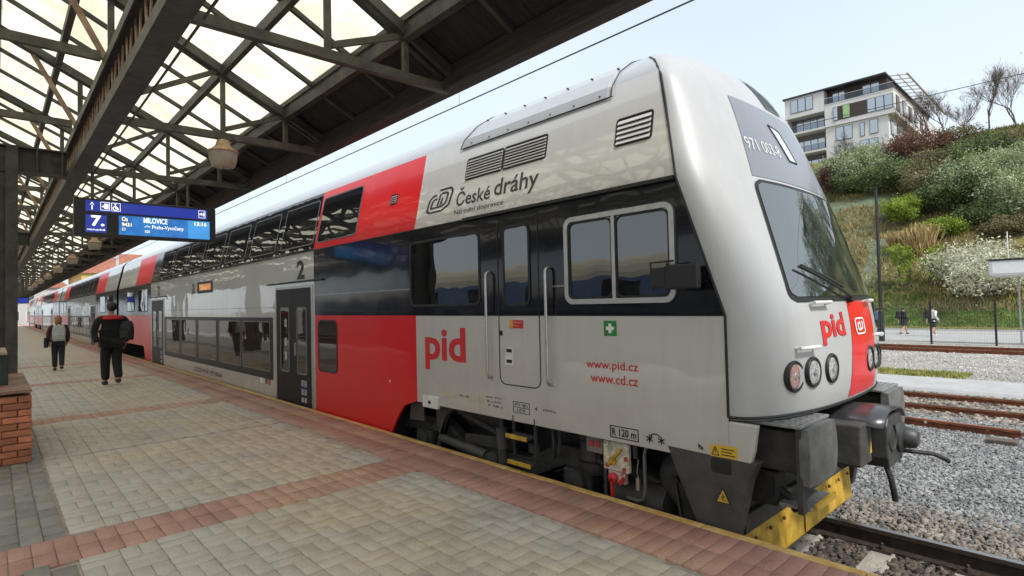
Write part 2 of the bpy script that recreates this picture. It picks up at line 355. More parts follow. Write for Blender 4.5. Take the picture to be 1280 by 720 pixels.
# ballast stones: real low-poly stones, far too many to count
def stones(name, n, xr, yr, zf, sr, M, seed, mask=None, parent=None):
    rg = np.random.default_rng(seed)
    base = np.array([(0,0,1),(.89,0,.45),(.28,.85,.45),(-.72,.53,.45),(-.72,-.53,.45),(.28,-.85,.45),(.72,.53,-.45),(-.28,.85,-.45),(-.89,0,-.45),(-.28,-.85,-.45),(.72,-.53,-.45),(0,0,-1)])
    fc = np.array([(0,1,2),(0,2,3),(0,3,4),(0,4,5),(0,5,1),(1,6,2),(2,7,3),(3,8,4),(4,9,5),(5,10,1),(6,7,2),(7,8,3),(8,9,4),(9,10,5),(10,6,1)])
    x = rg.uniform(*xr, n); y = rg.uniform(*yr, n)
    if mask is not None:
        k = mask(x, y); x, y = x[k], y[k]; n = len(x)
    s = rg.uniform(*sr, n)*rg.choice([.7,1,1,1.35], n)
    P = base[None]*(1+rg.uniform(-.5,.4,(n,12,1)))+rg.normal(0,.16,(n,12,3)); P = P*rg.uniform(.6,1.25,(n,1,3))*np.array([1,1,.7])
    a = rg.uniform(0, 6.28, n); ca, sa = np.cos(a), np.sin(a)
    X = P[...,0]*ca[:,None]-P[...,1]*sa[:,None]; Y = P[...,0]*sa[:,None]+P[...,1]*ca[:,None]
    tl = rg.uniform(-.6,.6,n); Z = P[...,2]*np.cos(tl)[:,None]+X*np.sin(tl)[:,None]
    V = np.stack([X*s[:,None]+x[:,None], Y*s[:,None]+y[:,None], Z*s[:,None]+(zf(x,y)+s*.25*rg.uniform(-.6,1.2,n))[:,None]], -1).reshape(-1,3)
    F = (fc[None]+12*np.arange(n)[:,None,None]).reshape(-1,3)
    return np_mesh(name, V, F, M, parent)
M_st1 = mat('grey ballast stone', (.20, .205, .205), .9, var=.3, scale=3, island=.45, col2=(.27,.27,.26))
M_st2 = mat('dark oily ballast stone', (.075, .06, .048), .85, var=.4, scale=6, island=.5, col2=(.13,.10,.08))
M_st3 = mat('pale brown ballast stone', (.19, .165, .14), .9, var=.25, scale=3, island=.4)
bed = lambda x, y: np.interp(x, [3.6,5.9,6.4,7.4,8.3,12,31], [-.70,-.70,-.67,-.65,-.645,-.64,-.63])
tag(stones('grey_gravel', 62000, (6.9, 12.6), (-.3, 5.6), lambda x, y: bed(x, y)+.006, (.012,.024), M_st1, 3), 'loose blue-grey crushed stone between the first and second track', 'gravel', kind='stuff')
tag(stones('brown_ballast', 9000, (5.98, 7.15), (-.3, 5.5), lambda x, y: bed(x, y)+.006, (.014,.030), M_st3, 4), 'larger pale brown ballast along the outer side of the near rail', 'ballast', kind='stuff')
tag(stones('dark_ballast', 17000, (3.75, 5.86), (-.6, 6.0), lambda x, y: -.725+0*x, (.018,.036), M_st2, 5), 'dark oily ballast between the sleepers next to the platform', 'ballast', kind='stuff')
tag(stones('track_ballast', 15000, (12.4, 15.6), (-.5, 8.5), lambda x, y: -.655+0*x, (.025,.05), mat('mixed ballast', (.21,.18,.15), .9, var=.35, scale=2, island=.5), 6), 'mixed brown ballast around the second track', 'ballast', kind='stuff')
tag(stones('yard_gravel', 26000, (18.3, 31.0), (.5, 12), lambda x, y: -.645+0*x, (.010,.026), mat('pale yard gravel', (.40,.385,.35), .92, var=.2, scale=.8, island=.35), 8), 'pale trodden gravel in front of the mesh fence', 'gravel', kind='stuff')
# low grass: blades
def blades(name, n, xf, h, M, seed, wd=.03):
    rg = np.random.default_rng(seed); x, y, z = xf(rg, n); n = len(x)
    a = rg.uniform(0, 6.28, n); hh = h*rg.uniform(.4, 1.3, n); lx = rg.normal(0, .35, n)*hh; ly = rg.normal(0, .35, n)*hh; w_ = wd*rg.uniform(.6, 1.4, n)
    dx, dy = np.cos(a)*w_, np.sin(a)*w_
    V = np.stack([np.stack([x-dx, y-dy, z-.03], -1), np.stack([x+dx, y+dy, z-.03], -1), np.stack([x+lx, y+ly, z+hh], -1)], 1).reshape(-1, 3)
    return np_mesh(name, V, np.arange(3*n).reshape(-1, 3), M)
M_gr = mat('fresh grass', (.13, .22, .04), .7, var=.35, scale=.8, island=.4, trans=.25, spec=.2)
M_dry = mat('dry grass', (.30, .235, .10), .8, var=.25, scale=.7, island=.4, trans=.2, spec=.2)
M_mix = mat('spring hillside grass', (.19, .21, .065), .8, var=.3, scale=.35, island=.55, col2=(.33,.27,.12), trans=.2, spec=.2)
def verge(rg, n):
    x = rg.uniform(48.0, 52.0, n); y = rg.uniform(-4, 16, n); return x, y, hill_z(x, y)
tag(blades('grass_verge', 26000, verge, .16, M_gr, 11, .04), 'bright green grass strip at the foot of the bank', 'grass', kind='stuff')
def bank(rg, n):
    x = rg.uniform(50, 82, n); y = rg.uniform(-2, 30, n); k = (vnoise(x, y, 2.5, 9) > .33); k &= ~((y > 13.5) & (x < 69) & (rg.random(n) > .12)); return x[k], y[k], hill_z(x[k], y[k])
tag(blades('bank_grass', 60000, bank, .30, M_mix, 12, .06), 'rough green and straw-coloured grass over the bank', 'grass', kind='stuff')
def bank2(rg, n):
    x = rg.uniform(50, 80, n); y = rg.uniform(-2, 20, n); k = (vnoise(x, y, 4, 21) > .62); return x[k], y[k], hill_z(x[k], y[k])
tag(blades('dry_bank_grass', 40000, bank2, .42, M_dry, 13, .05), 'patches of straw-coloured dry grass over the bank', 'grass', kind='stuff')
def patch(rg, n):
    x = rg.normal(19.1, .35, n); y = rg.uniform(2.6, 4.9, n); return x, y, np.full(n, -.63)
tag(blades('grass_patch', 3500, patch, .07, mat('yellow green weeds', (.26,.26,.06), .8, var=.3, scale=2, island=.4), 14, .02), 'yellow-green weeds growing beside the service path', 'weeds', kind='stuff')

# ------------------------------------------------------------------ the platform and its paving
def paver_mat(name, c1, c2, sand, isl=.16, rough=.62):
    M = bpy.data.materials.new(name); M.use_nodes = True; t = M.node_tree; N = t.nodes; L = t.links; b = N['Principled BSDF']
    g = N.new('ShaderNodeNewGeometry')
    def noise(s, d=5, r=.6):
        n = N.new('ShaderNodeTexNoise'); n.inputs['Scale'].default_value = s; n.inputs['Detail'].default_value = d; n.inputs['Roughness'].default_value = r; L.new(g.outputs['Position'], n.inputs['Vector']); return n.outputs['Fac']
    def ramp(f, p0, p1, a, bb):
        r = N.new('ShaderNodeValToRGB'); r.color_ramp.elements[0].position = p0; r.color_ramp.elements[1].position = p1; r.color_ramp.elements[0].color = (*a, 1); r.color_ramp.elements[1].color = (*bb, 1); L.new(f, r.inputs['Fac']); return r.outputs['Color']
    def mix(f, a, bb):
        m = N.new('ShaderNodeMix'); m.data_type = 'RGBA'; L.new(f, m.inputs['Factor']); L.new(a, m.inputs['A']); L.new(bb, m.inputs['B']); return m.outputs['Result']
    def mth(op, a, bb):
        m = N.new('ShaderNodeMath'); m.operation = op
        for i, q in enumerate((a, bb)):
            if isinstance(q, (int, float)): m.inputs[i].default_value = q
            else: L.new(q, m.inputs[i])
        return m.outputs[0]
    base = ramp(noise(1.1, 6), .3, .7, c1, c2)
    oi = N.new('ShaderNodeObjectInfo'); fr = mth('FRACT', mth('ADD', oi.outputs['Random'], g.outputs['Random Per Island']), 0)
    mr = N.new('ShaderNodeMapRange'); mr.inputs['To Min'].default_value = 1-isl; mr.inputs['To Max'].default_value = 1+isl; L.new(fr, mr.inputs['Value'])
    hs = N.new('ShaderNodeHueSaturation'); L.new(mr.outputs[0], hs.inputs['Value']); L.new(base, hs.inputs['Color'])
    # fine grit
    grit = ramp(noise(140, 2), .35, .7, (.72,.72,.72), (1.12,1.1,1.06)); mg = N.new('ShaderNodeMix'); mg.data_type = 'RGBA'; mg.blend_type = 'MULTIPLY'; mg.inputs['Factor'].default_value = 1
    L.new(hs.outputs['Color'], mg.inputs['A']); L.new(grit, mg.inputs['B']); col = mg.outputs['Result']
    # ochre worn patches, mostly towards the platform edge
    if sand:
        sp = N.new('ShaderNodeSeparateXYZ'); L.new(g.outputs['Position'], sp.inputs[0])
        rp = N.new('ShaderNodeValToRGB'); el = rp.color_ramp.elements; el[0].position = .10; el[0].color = (0,0,0,1); el[1].position = .62; el[1].color = (.30,)*3+(1,)
        e = el.new(.74); e.color = (.13,)*3+(1,); mrx = N.new('ShaderNodeMapRange'); mrx.inputs['From Max'].default_value = 4.; L.new(sp.outputs['X'], mrx.inputs['Value']); L.new(mrx.outputs[0], rp.inputs['Fac'])
        my = N.new('ShaderNodeMapRange'); my.inputs['From Min'].default_value = 2.; my.inputs['From Max'].default_value = 7.5; L.new(sp.outputs['Y'], my.inputs['Value'])
        msk = mth('ADD', mth('MULTIPLY', noise(.75, 3), .75), mth('MULTIPLY', rp.outputs['Color'], mth('ADD', mth('MULTIPLY', my.outputs[0], .55), .45)))
        m2 = N.new('ShaderNodeMapRange'); m2.inputs['From Min'].default_value = .46; m2.inputs['From Max'].default_value = .60; L.new(msk, m2.inputs['Value'])
        spk = ramp(noise(55, 4), .42, .58, (0,0,0), (1,1,1)); f2 = mth('MULTIPLY', mth('MULTIPLY', m2.outputs[0], sand), mth('ADD', mth('MULTIPLY', spk, .9), .10))
        oc = ramp(noise(30, 3), .3, .7, (.50,.36,.18), (.68,.53,.32)); col = mix(f2, col, oc)
    # trodden dark blotches
    dk = ramp(noise(1.7, 8, .7), .48, .70, (1,1,1), (.74,.73,.72)); md = N.new('ShaderNodeMix'); md.data_type = 'RGBA'; md.blend_type = 'MULTIPLY'; md.inputs['Factor'].default_value = 1; L.new(col, md.inputs['A']); L.new(dk, md.inputs['B']); col = md.outputs['Result']
    vo = N.new('ShaderNodeTexVoronoi'); vo.inputs['Scale'].default_value = 2.6; vo.inputs['Randomness'].default_value = 1; L.new(g.outputs['Position'], vo.inputs['Vector'])
    gs = ramp(vo.outputs['Distance'], .035, .05, (.45,.44,.43), (1,1,1)); mgm = N.new('ShaderNodeMix'); mgm.data_type = 'RGBA'; mgm.blend_type = 'MULTIPLY'; mgm.inputs['Factor'].default_value = .8; L.new(col, mgm.inputs['A']); L.new(gs, mgm.inputs['B']); col = mgm.outputs['Result']
    L.new(col, b.inputs['Base Color'])
    mrr = N.new('ShaderNodeMapRange'); mrr.inputs['To Min'].default_value = rough-.18; mrr.inputs['To Max'].default_value = rough+.22; L.new(noise(3.1, 5), mrr.inputs['Value']); L.new(mrr.outputs[0], b.inputs['Roughness'])
    bp = N.new('ShaderNodeBump'); bp.inputs['Strength'].default_value = .15; bp.inputs['Distance'].default_value = .004; L.new(noise(60, 5), bp.inputs['Height']); L.new(bp.outputs['Normal'], b.inputs['Normal'])
    return M
M_pav = paver_mat('grey paver', (.475,.44,.41), (.555,.515,.48), .75, isl=.04)
M_red = paver_mat('red paver', (.45,.245,.195), (.51,.305,.25), .45, isl=.10)
M_redE = paver_mat('dusty red edge paver', (.41,.21,.17), (.49,.285,.235), .55, isl=.10)
M_dark = paver_mat('dark grey slab', (.22,.21,.20), (.31,.295,.28), 0, isl=.15)
M_joint = mat('sandy joint', (.37, .33, .29), .95, var=.3, scale=8, bump=.4, bscale=60)
M_pface = mat('platform wall concrete', (.16, .15, .135), .9, var=.3, scale=3, bump=.4, bscale=30)
PL = MB(); PL.box(-3.66, 3.64, -8, 130, -.95, -.016); plat = tag(PL.build('platform', M_joint), kind='structure')
kp = MB().box(3.632, 3.705, 0, .994, -.12, .003); M_edge = mat('worn yellow platform edge', (.62,.36,.09), .8, var=.25, scale=7, col2=(.66,.45,.18), bump=.3, bscale=60)
k0 = kp.build('edge_stone', M_edge, plat, bev=.006); k0.location.y = -6
for i in range(1, 136):
    c = k0.copy(); COL.objects.link(c); c.location.y = -6+i
def brick_np(w_, l_, ch=.0025):
    """chamfered paver top, 5 visible sides"""
    a, b2 = w_/2, l_/2
    V = np.array([(-a,-b2,-.03),(a,-b2,-.03),(a,b2,-.03),(-a,b2,-.03),(-a,-b2,-ch),(a,-b2,-ch),(a,b2,-ch),(-a,b2,-ch),(-a+ch,-b2+ch,0),(a-ch,-b2+ch,0),(a-ch,b2-ch,0),(-a+ch,b2-ch,0)], float)
    F = np.array([(0,1,5,4),(1,2,6,5),(2,3,7,6),(3,0,4,7),(4,5,9,8),(5,6,10,9),(6,7,11,10),(7,4,8,11),(8,9,10,11)])
    return V, F
def lay(name, spots, w_, l_, M, nmax, stuffname):
    """spots: (x,y,rot90); the nearest become single pieces, the rest one mesh"""
    V0, F0 = brick_np(w_, l_); me = None
    spots = sorted(spots, key=lambda s: (s[0])**2+(s[1])**2 if pr_in(s[0], s[1]) else 1e9+s[1])
    rg = np.random.default_rng(len(spots)); first = None; rest = []
    for i, (x, y, q) in enumerate(spots):
        dz = rg.normal(0, .0020)
        if i < nmax and pr_in(x, y):
            if first is None:
                first = np_mesh(name, V0, F0, M, plat); o = first
            else:
                o = first.copy(); COL.objects.link(o)
            o.location = (x, y, dz-.001); o.rotation_euler = (rg.normal(0,.004), rg.normal(0,.004), (math.pi/2 if q else 0)+rg.normal(0,.004))
        else:
            A = V0.copy()
            if q: A = np.stack([-A[:,1], A[:,0], A[:,2]], -1)
            rest.append(A+np.array([x, y, dz-.001]))
    if rest:
        Vr = np.concatenate(rest); Fr = (F0[None]+12*np.arange(len(rest))[:,None,None]).reshape(-1, 4)
        tag(np_mesh(stuffname, Vr, Fr, M, plat), kind='stuff')
def pr_in(x, y):
    d = Vector((x, y, -1.6)); z = d.dot(fw)
    if z < .3: return False
    u = d.dot(cr)/z*695; v = d.dot(cu)/z*695
    return abs(u) < 640 and abs(v) < 365
P_ = .2145
bands = [(4.63, 5.19), (10.62, 11.18), (16.3, 16.86), (22.0, 22.56)]
inband = lambda y: any(a-.02 < y < b+.02 for a, b in bands)
H_, V_ = [], []
x0 = .415
for i in range(12):
    seg = [(-.6, 4.63), (5.19, 7.98), (8.02, 10.62), (11.18, 16.3), (16.86, 22.0), (22.56, 27.)]
    for a, b in seg:
        k = 0; y = b
        while y-P_ > a-.12:
            x = x0+i*P_; y -= P_
            if (k+i) % 2 == 0: H_ += [(x+P_/2, y+P_*.25, 1), (x+P_/2, y+P_*.75, 1)]
            else: V_ += [(x+P_*.25, y+P_/2, 0), (x+P_*.75, y+P_/2, 0)]
            k += 1
lay('paver', H_+V_, P_/2-.0038, P_-.0038, M_pav, 300, 'distant_pavers')
# beyond the laid bricks
ts = MB(); ts.box(.40, 3.0, 27.0, 129, -.014, -.002); ts.build('far_paving', M_pav, plat)
rt, re, ds = [], [], []
for a, b in bands:
    for r0, r1 in ((a, (a+b)/2-.02), ((a+b)/2-.02, b)):
        for i in range(28): rt.append((-.28+.0+i*.119+.06, (r0+r1)/2, 0))
lay('red_tile', [s for s in rt if s[0] < 3.0], .1145, .265, M_red, 200, 'distant_red_tiles')
ye = -.9
while ye < 60:
    re += [(3.195, ye, 1), (3.488, ye, 1)]; ye += .1065
lay('edge_tile', re, .102, .288, M_redE, 200, 'distant_edge_tiles')
MB().box(3.056, 3.656, 60, 129, -.014, -.002).build('far_edge_paving', M_redE, plat)
xd = .335
for i in range(4):
    yd = 1.0
    while yd < 16:
        if not inband(yd+.12): ds.append((xd-i*.128, yd+(.12 if i % 2 else 0), 0))
        yd += .245
lay('slab', ds, .122, .238, M_dark, 120, 'distant_slabs')
MB().box(-3.6, -.12, -7.9, 129, -.014, -.003).build('left_paving', M_pav, plat)
MB().box(-.115, .40, 16.9, 129, -.014, -.003).build('far_dark_paving', M_dark, plat)
# ------------------------------------------------------------------ the platform canopy
M_iron = mat('dark green-black ironwork', (.058, .056, .047), .55, metal=.0, var=.45, scale=5, bump=.25, bscale=25, spec=.4)
M_iron2 = mat('grey-brown painted iron', (.080, .074, .060), .65, var=.4, scale=6, bump=.25, bscale=25)
M_rusty = mat('rust-brown lattice bar', (.27, .18, .12), .75, var=.4, scale=6, bump=.2, bscale=30)
M_board = mat('sooty roof boarding', (.028, .025, .024), .9, var=.4, scale=4, bump=.3, bscale=20, stretch=(1, 6, 1))
M_fascia = mat('weathered eaves board', (.034, .026, .022), .85, var=.4, scale=4, stretch=(6, .6, 6), bump=.3, bscale=20)
def panelmat():
    M = bpy.data.materials.new('cream translucent roof sheet'); M.use_nodes = True; t = M.node_tree; N = t.nodes; L = t.links; b = N['Principled BSDF']
    g = N.new('ShaderNodeNewGeometry'); n = N.new('ShaderNodeTexNoise'); n.inputs['Scale'].default_value = 1.4; n.inputs['Detail'].default_value = 6; n.inputs['Roughness'].default_value = .7; L.new(g.outputs['Position'], n.inputs['Vector'])
    r = N.new('ShaderNodeValToRGB'); r.color_ramp.elements[0].position = .32; r.color_ramp.elements[0].color = (.68,.60,.42,1); r.color_ramp.elements[1].position = .6; r.color_ramp.elements[1].color = (.95,.90,.72,1); L.new(n.outputs['Fac'], r.inputs['Fac'])
    tr = N.new('ShaderNodeBsdfTranslucent'); L.new(r.outputs['Color'], tr.inputs['Color']); L.new(r.outputs['Color'], b.inputs['Base Color']); b.inputs['Roughness'].default_value = .5
    ms = N.new('ShaderNodeMixShader'); ms.inputs[0].default_value = .88; L.new(b.outputs[0], ms.inputs[1]); L.new(tr.outputs[0], ms.inputs[2]); L.new(ms.outputs[0], N['Material Output'].inputs['Surface']); return M
M_panel = panelmat()
can = thing('platform_canopy', (0, 11.2, 0), 'long dark iron canopy with cream translucent roof sheets over the left platform', 'canopy')
roofz = lambda x: 4.66-.5*(abs(x)-2.09)
Y0T, PT, NT = 4.47, 2.95, 36
TY = [Y0T+PT*(k-3) for k in range(NT)]     # starts behind the camera
def truss_mb(y, s):
    """members of one bracket truss on side s, as (name, mesh)"""
    B = lambda *a, **k: MB().bar(*a, **k)
    X = lambda x: x*s
    out_ = []
    out_.append(('bottom_chord', B((X(1.0),y,3.74),(X(3.36),y,3.77),.07,.085), M_iron2))
    m_ = MB()
    for dy in (-.055, .055): m_.bar((X(.02),y+dy,roofz(0)-.12),(X(3.38),y+dy,roofz(3.38)-.10),.05,.10)
    out_.append(('rafter', m_, M_iron))
    out_.append(('post', B((X(2.09),y,3.80),(X(2.09),y,4.56),.05,.05), M_iron2))
    out_.append(('post', B((X(2.86),y,3.81),(X(2.86),y,4.17),.05,.05), M_iron2))
    out_.append(('strut', B((X(1.05),y,3.99),(X(2.07),y,4.58),.04,.055), M_iron2))
    out_.append(('strut', B((X(2.12),y,3.85),(X(2.84),y,4.16),.04,.055), M_iron2))
    out_.append(('post', B((X(.955),y,4.37),(X(.955),y,roofz(.955)-.16),.05,.06), M_iron))
    out_.append(('strut', B((X(.93),y,4.34),(X(.42),y,roofz(.42)-.17),.035,.06), M_rusty))
    return out_
def far_truss(y, s):
    m_ = MB()
    for nm, q, M in truss_mb(y, s): m_.add(q.v, q.f, 0 if M is M_iron else 1)
    return m_
for s in (1, -1):
    proto = None
    for k, y in enumerate(TY):
        if proto is None:
            j = MB(); j.add([], []); q = MB().bar((0.0*s,y,roofz(0)-.10),(.10*s,y,roofz(.1)-.12),.16,.10)
            proto = q.build('truss', M_iron, can)
            for nm, mbq, M in truss_mb(y, s): mbq.build(nm, M, proto)
        elif y < 45 and s == 1:
            c = proto.copy(); COL.objects.link(c); c.location.y += y-TY[0]
            for ch in proto.children:
                d = ch.copy(); COL.objects.link(d); d.parent = c
        else:
            if s == 1 or k == 1:
                if k == 1 or (y >= 45 and not 'farm' in globals()): farm = far_truss(y, s).build('truss', [M_iron, M_iron2], can); fy = y; farS = s
                else:
                    c = farm.copy(); COL.objects.link(c); c.location.y += y-fy
            else:
                c = farm.copy(); COL.objects.link(c); c.location.y += y-fy
    if 'farm' in globals(): del farm
    a, b = TY[0]-.3, TY[-1]+.3
    # ties between the two girders, one per truss (built once, on the right side's pass)
    if s == 1:
        t0 = MB().bar((-.86,TY[0],4.40),(.86,TY[0],4.40),.06,.10).build('cross_tie', M_iron2, can)
        for y in TY[1:]:
            c = t0.copy(); COL.objects.link(c); c.location.y += y-TY[0]
        for x in (.02,): MB().bar((x,a,roofz(0)-.04),(x,b,roofz(0)-.04),.12,.12).build('ridge_beam', M_iron, can)
    for x, w_, h_ in ((.70,.07,.11),(2.09,.06,.12),(2.86,.08,.15)):
        MB().bar((s*x,a,roofz(x)-.09),(s*x,b,roofz(x)-.09),w_,h_).build('purlin', M_iron, can)
    # lattice girder
    gd = MB()
    gd.box(*sorted((s*.855, s*1.055)), a, b, 3.70, 3.722); gd.box(*sorted((s*.855, s*.872)), a, b, 3.722, 3.82); gd.box(*sorted((s*1.038, s*1.055)), a, b, 3.722, 3.82)
    gd.box(*sorted((s*.945, s*.965)), a, b, 3.722, 3.86)
    gird = gd.build('girder', M_iron, can)
    tp = MB(); tp.box(*sorted((s*.875, s*1.035)), a, b, 4.34, 4.36); tp.box(*sorted((s*.875, s*.89)), a, b, 4.25, 4.34); tp.box(*sorted((s*1.02, s*1.035)), a, b, 4.25, 4.34); tp.build('top_chord', M_iron, gird)
    if s == 1:
        MB().tube([(1.13,a,3.74),(1.13,b,3.74)], .012, 6).build('conduit', M_iron2, gird)
    lat = None; y = a; k = 0; far_l = MB()
    while y < b-.2:
        up_ = k % 2 == 0
        p0, p1 = ((s*.955,y,3.80),(s*.955,y+.10,4.28)) if up_ else ((s*.955,y+.10,4.28),(s*.955,y+.20,3.80))
        if s == 1 and 1.0 < y < 34:
            MB().bar(p0, p1, .055, .012, (1,0,0)).build('lattice_bar', M_rusty, gird)
        elif s == 1 or k % 2 == 0: far_l.bar(p0, p1, .055, .012, (1,0,0))
        y += .20 if up_ else .26; k += 1
    tag(far_l.build('distant_lattice', M_rusty, gird), kind='stuff')
    # glazing bars and roof sheets
    gb = None; ys = []; nb = 3
    for y in TY[:-1]:
        for q in range(nb): ys.append(y+PT*q/nb)
    for i, y in enumerate(ys):
        if i % nb:
            if gb is None:
                gb = MB().bar((s*.06,y,roofz(.06)-.025),(s*2.86,y,roofz(2.86)-.025),.045,.05).build('glazing_bar', M_iron, can); gby = y
            else:
                c = gb.copy(); COL.objects.link(c); c.location.y += y-gby
    for (xa, xb) in ((.05,.70),(.70,2.09),(2.09,2.83)):
        pn = None
        for i, y in enumerate(ys):
            if pn is None:
                e = .004; m_ = MB(); L_ = PT/nb
                m_.add([(s*(xa+e),y+e,roofz(xa+e)+.012),(s*(xb-e),y+e,roofz(xb-e)+.012),(s*(xb-e),y+L_-e,roofz(xb-e)+.012),(s*(xa+e),y+L_-e,roofz(xa+e)+.012)]+
                       [(s*(xa+e),y+e,roofz(xa+e)+.018),(s*(xb-e),y+e,roofz(xb-e)+.018),(s*(xb-e),y+L_-e,roofz(xb-e)+.018),(s*(xa+e),y+L_-e,roofz(xa+e)+.018)],
                       [(0,1,2,3)])
                pn = m_.build('roof_sheet', M_panel, can, fix=False); py = y
            else:
                c = pn.copy(); COL.objects.link(c); c.location.y += y-py
    # boarded eaves: boards across, battens and the outer beam
    bd = None; L_ = PT/3
    for i, y in enumerate(ys):
        if bd is None:
            m_ = MB(); xa, xb = 2.87, 3.40; z0, z1 = roofz(xa), roofz(xb)
            m_.prism([(s*xa,z0),(s*xb,z1),(s*xb,z1+.03),(s*xa,z0+.03)], y+.004, y+L_-.004, 'y')
            bd = m_.build('eaves_board', M_board, can); by = y
            m2 = MB(); m2.bar((s*xa,y+.01,z0-.03),(s*xb,y+.01,z1-.03),.05,.05); bt = m2.build('batten', M_iron, can)
        else:
            c = bd.copy(); COL.objects.link(c); c.location.y += y-by
            c = bt.copy(); COL.objects.link(c); c.location.y += y-by
    ev = MB(); ev.box(*sorted((s*3.34, s*3.42)), a, b, 3.76, roofz(3.40)-.005); ev.box(*sorted((s*3.27, s*3.435)), a, b, 3.735, 3.76); ev.build('eaves_beam', M_fascia, can)
    ig = MB(); ig.box(*sorted((s*2.80, s*2.90)), a, b, roofz(2.85)-.02, roofz(2.85)+.05); ig.build('gutter', M_iron, can)
# columns with bracket beams
def column(y):
    m_ = MB()
    for sx in (-1, 1):
        m_.box(*sorted((sx*.19, sx*.27)), y-.14, y+.14, 0, 4.10)
        for dy in (-.15, .15): m_.box(*sorted((sx*.14, sx*.28)), y+dy-.012, y+dy+.012, 0, 4.10)
    m_.box(-.19, .19, y-.06, y+.06, 0, 4.1)
    c = m_.build('column', M_iron, can)
    b_ = MB(); b_.box(-.86, .86, y-.10, y+.10, 3.74, 3.765); b_.box(-.86, .86, y-.10, y+.10, 4.12, 4.145); b_.box(-.86, .86, y-.012, y+.012, 3.765, 4.12)
    for x in (-.80,-.5,-.2,.2,.5,.80): b_.box(x-.012, x+.012, y-.095, y-.013, 3.766, 4.119); b_.box(x-.012, x+.012, y+.013, y+.095, 3.766, 4.119)
    b_.build('bracket_beam', M_iron, c)
    k_ = MB()
    for sx in (-1, 1): k_.bar((sx*.28,y,3.15),(sx*.80,y,3.73),.05,.07)
    return c
for y in (-6.5, 11.2, 22.99, 34.79, 46.6, 58.4, 70.2, 82.0, 93.8): column(y)

# lamps under the canopy
M_lampcap = mat('faded beige lamp housing', (.42, .29, .17), .6, var=.3, scale=18)
M_lampglass = mat('milky lamp glass', (.62, .57, .47), .3, var=.12, scale=10, trans=.5, coat=.2)
M_rod = M_iron
def lamp(y, x, zc, label):
    t = thing('hanging_lamp', (x, y, zc-.1), label, 'lamp', 'lamps hanging in a row under the canopy')
    MB().tube([(x,y,zc+.15),(x,y,4.5)], .008, 6).build('rod', M_rod, t)
    MB().lathe([(.02,.20),(.07,.18),(.085,.12),(.10,.10),(.155,.05),(.175,.045),(.178,.03),(.165,.02)], (x,y,zc), n=24).build('housing', M_lampcap, t, smooth=True)
    MB().lathe([(.163,.02),(.155,-.06),(.135,-.135),(.12,-.15),(.0,-.152)], (x,y,zc), n=24).build('shade', M_lampglass, t, smooth=True)
    MB().tube([(x,y,zc-.152),(x,y,zc-.20)], .004, 5).build('pull_wire', M_rod, t)
    return t
names = ['large milky hanging lamp nearest the camera, above the train roof', 'milky hanging lamp partly hidden by the blue departure board', 'milky hanging lamp just below the left end of the departure board', 'second lamp below the departure board in the receding row', 'third lamp below the departure board in the receding row', 'fourth lamp below the departure board in the receding row', 'fifth lamp below the departure board in the receding row', 'sixth lamp below the departure board in the receding row', 'farthest tiny lamp of the row under the canopy']
for k in range(9): lamp(7.42+5.9*k, 2.09, 3.52, names[k])

# departure board
M_black = mat('black sign casing', (.012, .012, .014), .4, var=.2, scale=10)
def screen(name, col, e, col2=None):
    return mat(name, col, .35, var=.1, scale=3, emit=e, col2=col2, coat=.3)
M_blue1 = screen('deep blue backlit strip', (.010, .020, .17), .8)
M_blue2 = screen('blue lcd panel', (.012, .07, .25), .8, (.02, .14, .36))
M_blue3 = screen('light blue lcd panel', (.03, .18, .42), .8)
M_white = mat('white print', (.80, .80, .80), .5, var=.03, emit=.75)
M_yellowtxt = mat('pale yellow print', (.80, .72, .45), .5, var=.03, emit=.7)
sg = thing('departure_board', (1.82, 10.37, 2.74), 'black hanging departure board with blue screens reading 7. MILOVICE 13:16', 'sign')
SX0, SX1, SZ0, SZ1, SYF = .876, 2.774, 2.745, 3.315, 10.30
MB().box(SX0, SX1, SYF, SYF+.16, SZ0, SZ1).build('casing', M_black, sg, bev=.01)
MB().box(SX0, SX1, SYF-.006, SYF-.0005, SZ0+.345, SZ0+.352).build('divider', mat('dark grey trim', (.05,.05,.055), .4), sg)
sm = lambda d: (lambda a, b: (SX0+(SX1-SX0)*a, SYF-d, SZ0+(SZ1-SZ0)*b))
def spanel(nm, a0, a1, b0, b1, M, d=.003):
    f_ = sm(d); q = MB().add([f_(a0,b0), f_(a1,b0), f_(a1,b1), f_(a0,b1), ]+[(p[0], SYF+.001, p[2]) for p in (f_(a0,b0), f_(a1,b0), f_(a1,b1), f_(a0,b1))], [(0,1,2,3),(4,5,1,0),(5,6,2,1),(6,7,3,2),(7,4,0,3)]); return q.build(nm, M, sg)
spanel('pictogram_strip', .07, .93, .66, .94, M_blue1); spanel('platform_number_panel', .07, .205, .10, .57, M_blue1)
spanel('screen', .285, .775, .08, .60, M_blue2); spanel('screen', .777, .95, .08, .60, M_blue3)
f5 = sm(.006)
q = MB(); text_on(q, '7.', f5, .105, .19, .27, .55, .03); q.build('platform_number', M_white, sg)
q = MB(); text_on(q, 'nástupiště', f5, .08, .195, .14, .21); q.build('lettering', M_white, sg)
q = MB(); text_on(q, 'Os', f5, .305, .345, .45, .57, .02); text_on(q, '9431', f5, .305, .37, .31, .41, .02); text_on(q, 'S2', f5, .305, .33, .20, .27); q.build('lettering', M_yellowtxt, sg)
q = MB(); text_on(q, 'MILOVICE', f5, .455, .625, .44, .585, .006); text_on(q, 'Praha-Vysočany', f5, .515, .745, .26, .40, .0); text_on(q, 'přes', f5, .463, .50, .31, .38); text_on(q, '020', f5, .463, .497, .17, .24); q.build('lettering', M_white, sg)
q = MB(); text_on(q, '13:16', f5, .83, .925, .46, .57, .02); q.build('lettering', M_yellowtxt, sg)
